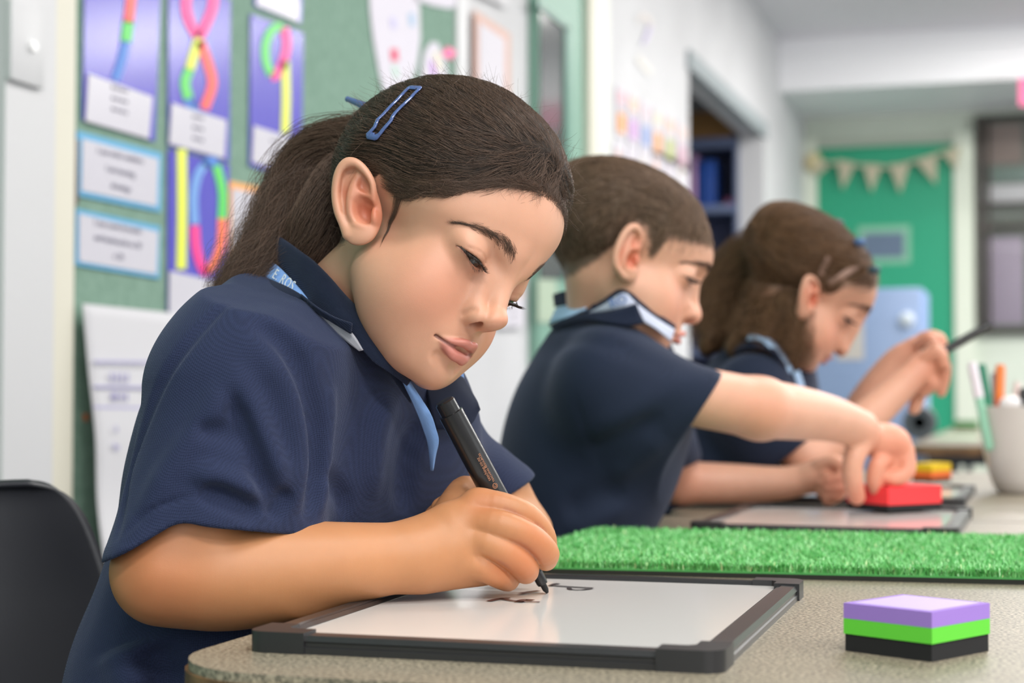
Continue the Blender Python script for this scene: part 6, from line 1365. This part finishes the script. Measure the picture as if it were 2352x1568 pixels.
def world_chain(pts, rs): p, r = smooth_pts([V(*q) for q in pts], rs, 4); return p, r
locks = [([(1830, 560, 2.31), (1760, 600, 2.36), (1700, 670, 2.38), (1660, 740, 2.37), (1625, 800, 2.35)], [.036, .050, .050, .038, .018]), ([(1830, 600, 2.26), (1790, 660, 2.27), (1770, 720, 2.28), (1730, 770, 2.28), (1690, 800, 2.28)], [.030, .038, .038, .030, .015]),
  ([(1845, 640, 2.24), (1825, 700, 2.235), (1822, 760, 2.235), (1825, 800, 2.24), (1820, 845, 2.24)], [.018, .024, .022, .018, .010]), ([(1720, 600, 2.37), (1670, 640, 2.40), (1645, 700, 2.40), (1640, 760, 2.39)], [.036, .036, .030, .015]), ([(1800, 700, 2.26), (1770, 760, 2.25), (1740, 800, 2.25)], [.030, .026, .014])]
LK = [world_chain(*l) for l in locks]
def c_mass(P):
    d = None
    for p, r in LK: e = chain(P, p, r * .86); d = e if d is None else smin(d, e, .012)
    return d + (.004 * fbm(P, 75, 31) + .006 * fbm(P, 38, 32)).astype(np.float32)
A_ = np.concatenate([p for p, r in LK]); v, q = polygonize(c_mass, A_.min(0) - .07, A_.max(0) + .07, .0032); mesh_np('wavy_hair', v, q, M_CAP3, g3)
rg = np.random.default_rng(41); S_ = np.concatenate([tail(p, r * 1.10, n, .016, rg, shell=.3, k=16) for (p, r), n in zip(LK, (1500, 1100, 700, 700, 500))]); curves('hair_strand', S_, .00022, .00008, M_HAIR3, g3)
for nm, (x, y, dd), r, col in (('hair_elastic', (1920, 514, 2.26), .009, '2a2730'), ('hair_elastic', (1974, 556, 2.22), .007, '4a6a98'), ('hair_elastic', (2008, 620, 2.19), .007, '2c4a56')):
    bm = bmesh.new(); c = V(x, y, dd); bmesh.ops.create_uvsphere(bm, u_segments=16, v_segments=10, radius=r, matrix=Matrix.Translation(c) @ Matrix.Diagonal((1.2, 1, .8, 1))); o = obj_bm(nm, bm, mat('hair elastic', srgb(col), .5), None, smooth=True); o.parent = g3; o.matrix_parent_inverse = winv(g3)
fC = RIGHT * math.cos(math.radians(8)) + _fh * math.sin(math.radians(8)); lC = np.cross([0, 0, 1], fC)
cN, cRS, cLS, cPC = V(1755, 850, 2.335), V(1730, 905, 2.23), V(1800, 920, 2.46), V(1530, 1380, 2.37)
uC = nrm(cN - cPC); RC = Rcols(np.cross(lC, uC), lC, uC)
c_tor = kid_torso(V(1722, 985, 2.345), V(1585, 1130, 2.355), V(1545, 1310, 2.365), (cRS, cLS), RC, .95, cN, .034); c_leg, c_L = kid_legs(V(1530, 1350, 2.37), fC, lC)
CA_ = [cRS, V(1790, 985, 2.20), V(1856, 1056, 2.20)]; CF_ = [V(1856, 1056, 2.20), V(1945, 1000, 2.215), V(2030, 925, 2.235), V(2098, 862, 2.25)]
def c_arm(P):
    d = smin(chain(P, CA_, [.033, .029, .027]), tube(P, CF_, [.027, .026, .0225, .0185]), .012); d = smin(d, ell(P, V(2128, 838, 2.255), (.022, .018, .020), VIEW), .012)
    for pts in ([(2130, 822, 2.245), (2158, 812, 2.235), (2166, 835, 2.235)], [(2140, 835, 2.25), (2166, 838, 2.245), (2168, 868, 2.25), (2162, 900, 2.255)], [(2120, 850, 2.25), (2140, 880, 2.25), (2120, 900, 2.26)], [(2110, 860, 2.26), (2112, 900, 2.27), (2100, 938, 2.275)]): d = smin(d, fing(P, [V(*p) for p in pts], [.0105, .0095, .0085, .007][:len(pts)]), .003)
    return smin(d, fing(P, [V(2120, 840, 2.27), V(2140, 805, 2.275), V(2152, 800, 2.265)], [.011, .0095, .008]), .003)
CLA = [cLS, V(1890, 1020, 2.44), V(1950, 985, 2.42)]; CLF = [V(1950, 985, 2.42), V(2005, 900, 2.40), V(2060, 830, 2.385), V(2100, 805, 2.375)]
def c_larm(P):
    d = smin(chain(P, CLA, [.033, .028, .026]), tube(P, CLF, [.026, .024, .020, .018]), .012); d = smin(d, ell(P, V(2128, 795, 2.37), (.022, .016, .016), VIEW), .01)
    for pts in ([(2130, 785, 2.36), (2158, 780, 2.35), (2164, 800, 2.345)], [(2125, 795, 2.36), (2152, 800, 2.35), (2150, 818, 2.345)], [(2120, 778, 2.37), (2140, 772, 2.36), (2158, 776, 2.355)], [(2118, 805, 2.36), (2140, 815, 2.352), (2136, 828, 2.35)]): d = smin(d, fing(P, [V(*p) for p in pts], [.0100, .009, .0078]), .002)
    return smin(d, fing(P, [V(2118, 790, 2.35), V(2136, 778, 2.335), V(2146, 786, 2.33)], [.0105, .009, .0075]), .003)
parts = [(CH.W(cv3), cq3, cc3), poly_part(c_arm, CA_ + CF_ + [V(2165, 900, 2.25)], .045, .0028, SKIN2, [(V(2150, 850, 2.24), .03, .6)]), poly_part(c_larm, CLA + CLF + [V(2165, 790, 2.36)], .045, .003, SKIN2, [(V(2150, 790, 2.35), .03, .6)]), poly_part(lambda P: smin(c_tor(P) + .006, c_leg(P), .03), [cRS, cLS, cN, cPC] + [x for t in c_L for x in t], .16, .009, SKIN2)]
V_, Q_, C_ = join_np(parts); mesh_np('body', V_, Q_, M_SKIN, g3, colors=C_)
def c_shirt0(P):
    d = c_tor(P) - .004; s = smin(cone(P, V(1730, 905, 2.235), V(1800, 1010, 2.205), .048, .042), cone(P, V(1720, 940, 2.24), V(1760, 1050, 2.22), .05, .04), .03); s = smax(s, (P - V(1806, 1040, 2.2)) @ nrm(-UP * .8 + RIGHT * .6).astype(np.float32), .003)
    l = cone(P, cLS, V(1880, 1010, 2.44), .046, .04); return smin(smin(d, s, .03), l, .03)
def c_shirt(P):
    d = c_shirt0(P) - (.0018 * fbm(P, 30, 51)).astype(np.float32); inn = np.maximum(c_shirt0(P) + .007, cone(P, V(1790, 985, 2.2), V(1870, 1080, 2.2), .034, .038)); d = np.maximum(d, -inn)
    d = smax(d, -cone(P, V(1755, 845, 2.335), V(1830, 720, 2.30), .046, .052), .003); return np.maximum(d, (P - cPC) @ (-uC).astype(np.float32))
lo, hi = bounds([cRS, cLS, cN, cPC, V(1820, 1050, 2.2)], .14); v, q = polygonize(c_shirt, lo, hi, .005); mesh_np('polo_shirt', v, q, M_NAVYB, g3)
kid_shorts(c_leg, c_L, V(1540, 1340, 2.37), RC, fC, None, g3)
sheet('collar', [[V(1690, 790, 2.28), V(1730, 770, 2.25), V(1775, 775, 2.235), V(1812, 820, 2.24), V(1836, 862, 2.25)], [V(1680, 812, 2.27), V(1722, 800, 2.235), V(1766, 805, 2.22), V(1798, 840, 2.225), V(1822, 880, 2.24)]], .003, M_NAVY2, g3, n=30, mrows=4)
sheet('neck_tape', [[V(1722, 768, 2.244), V(1752, 768, 2.232), V(1790, 800, 2.228), V(1822, 850, 2.236)], [V(1716, 780, 2.238), V(1748, 782, 2.226), V(1778, 812, 2.222), V(1812, 862, 2.23)]], .002, M_LTAPE, g3, n=20, mrows=3)
sheet('placket', [[V(1836, 850, 2.236), V(1850, 900, 2.24), V(1860, 950, 2.24)], [V(1822, 856, 2.23), V(1838, 905, 2.235), V(1846, 950, 2.236)]], .002, M_LTAPE, g3, n=16, mrows=3)
ch3 = copy_tree(ch1); ch3['label'] = 'black school chair under the girl furthest back'; ch3.location = tuple((V(1530, 1350, 2.37) + fC * .03)[:2]) + (0,); ch3.rotation_euler = (0, 0, math.atan2(fC[1], fC[0]))
def plain_marker(label, a, b, r, capcol):
    a, b = np.array(a), np.array(b); L = float(np.linalg.norm(b - a)); e = empty('marker_pen', tuple(a), label=label, cat='marker'); M = axis_M((0, 0, 0), b - a)
    bm = bmesh.new(); bm_lathe(bm, [(0, 0), (r * .3, .001), (r * .35, .008), (r * .7, .012), (r, .022), (r, L * .93), (0, L * .93)], 18, M); o = obj_bm('barrel', bm, M_PEN, None, smooth=True); o.parent = e
    bm = bmesh.new(); bm_lathe(bm, [(0, L * .93), (r * .8, L * .93), (r * .8, L), (0, L)], 18, M); o = obj_bm('end_plug', bm, capcol, None, smooth=True); o.parent = e; return e
plain_marker('long black marker held up by the girl furthest back', V(2140, 822, 2.29), V(2276, 745, 2.30), .0062, M_PEN)
bm = bmesh.new(); a, b = V(2122, 802, 2.345), V(2138, 768, 2.335); bm_lathe(bm, [(0, 0), (.006, 0), (.0066, .002), (.0062, float(np.linalg.norm(b - a)) - .002), (0, float(np.linalg.norm(b - a)))], 16, axis_M(a, b)); o = obj_bm('pen_stopper', bm, M_PEN, None, smooth=True); tag(o, 'black marker cap between the raised fingers of the girl furthest back', 'cap')
a, b = onz(1884, 1016, ZT + .04), onz(1934, 1028, ZT + .006); a = V(1880, 1012, 2.30); b = V(1936, 1034, 2.26); a[2] = ZT + .0085; b[2] = ZT + .0085
plain_marker('black and white marker lying on the table beside the boy\'s arms', a, b, .0075, mat('pale plug', (.7, .75, .72), .4))

# ---------------------------------------------------------------- lettering becomes plain mesh
dg = bpy.context.evaluated_depsgraph_get(); dg.update()
for o in [o for o in S.objects if o.type == 'FONT']:
    me = bpy.data.meshes.new_from_object(o.evaluated_get(dg)); n = bpy.data.objects.new('lettering', me); COL.objects.link(n)
    n.parent = o.parent; n.matrix_parent_inverse = o.matrix_parent_inverse.copy(); n.matrix_basis = o.matrix_basis.copy()
    d_ = o.data; bpy.data.objects.remove(o); bpy.data.curves.remove(d_)
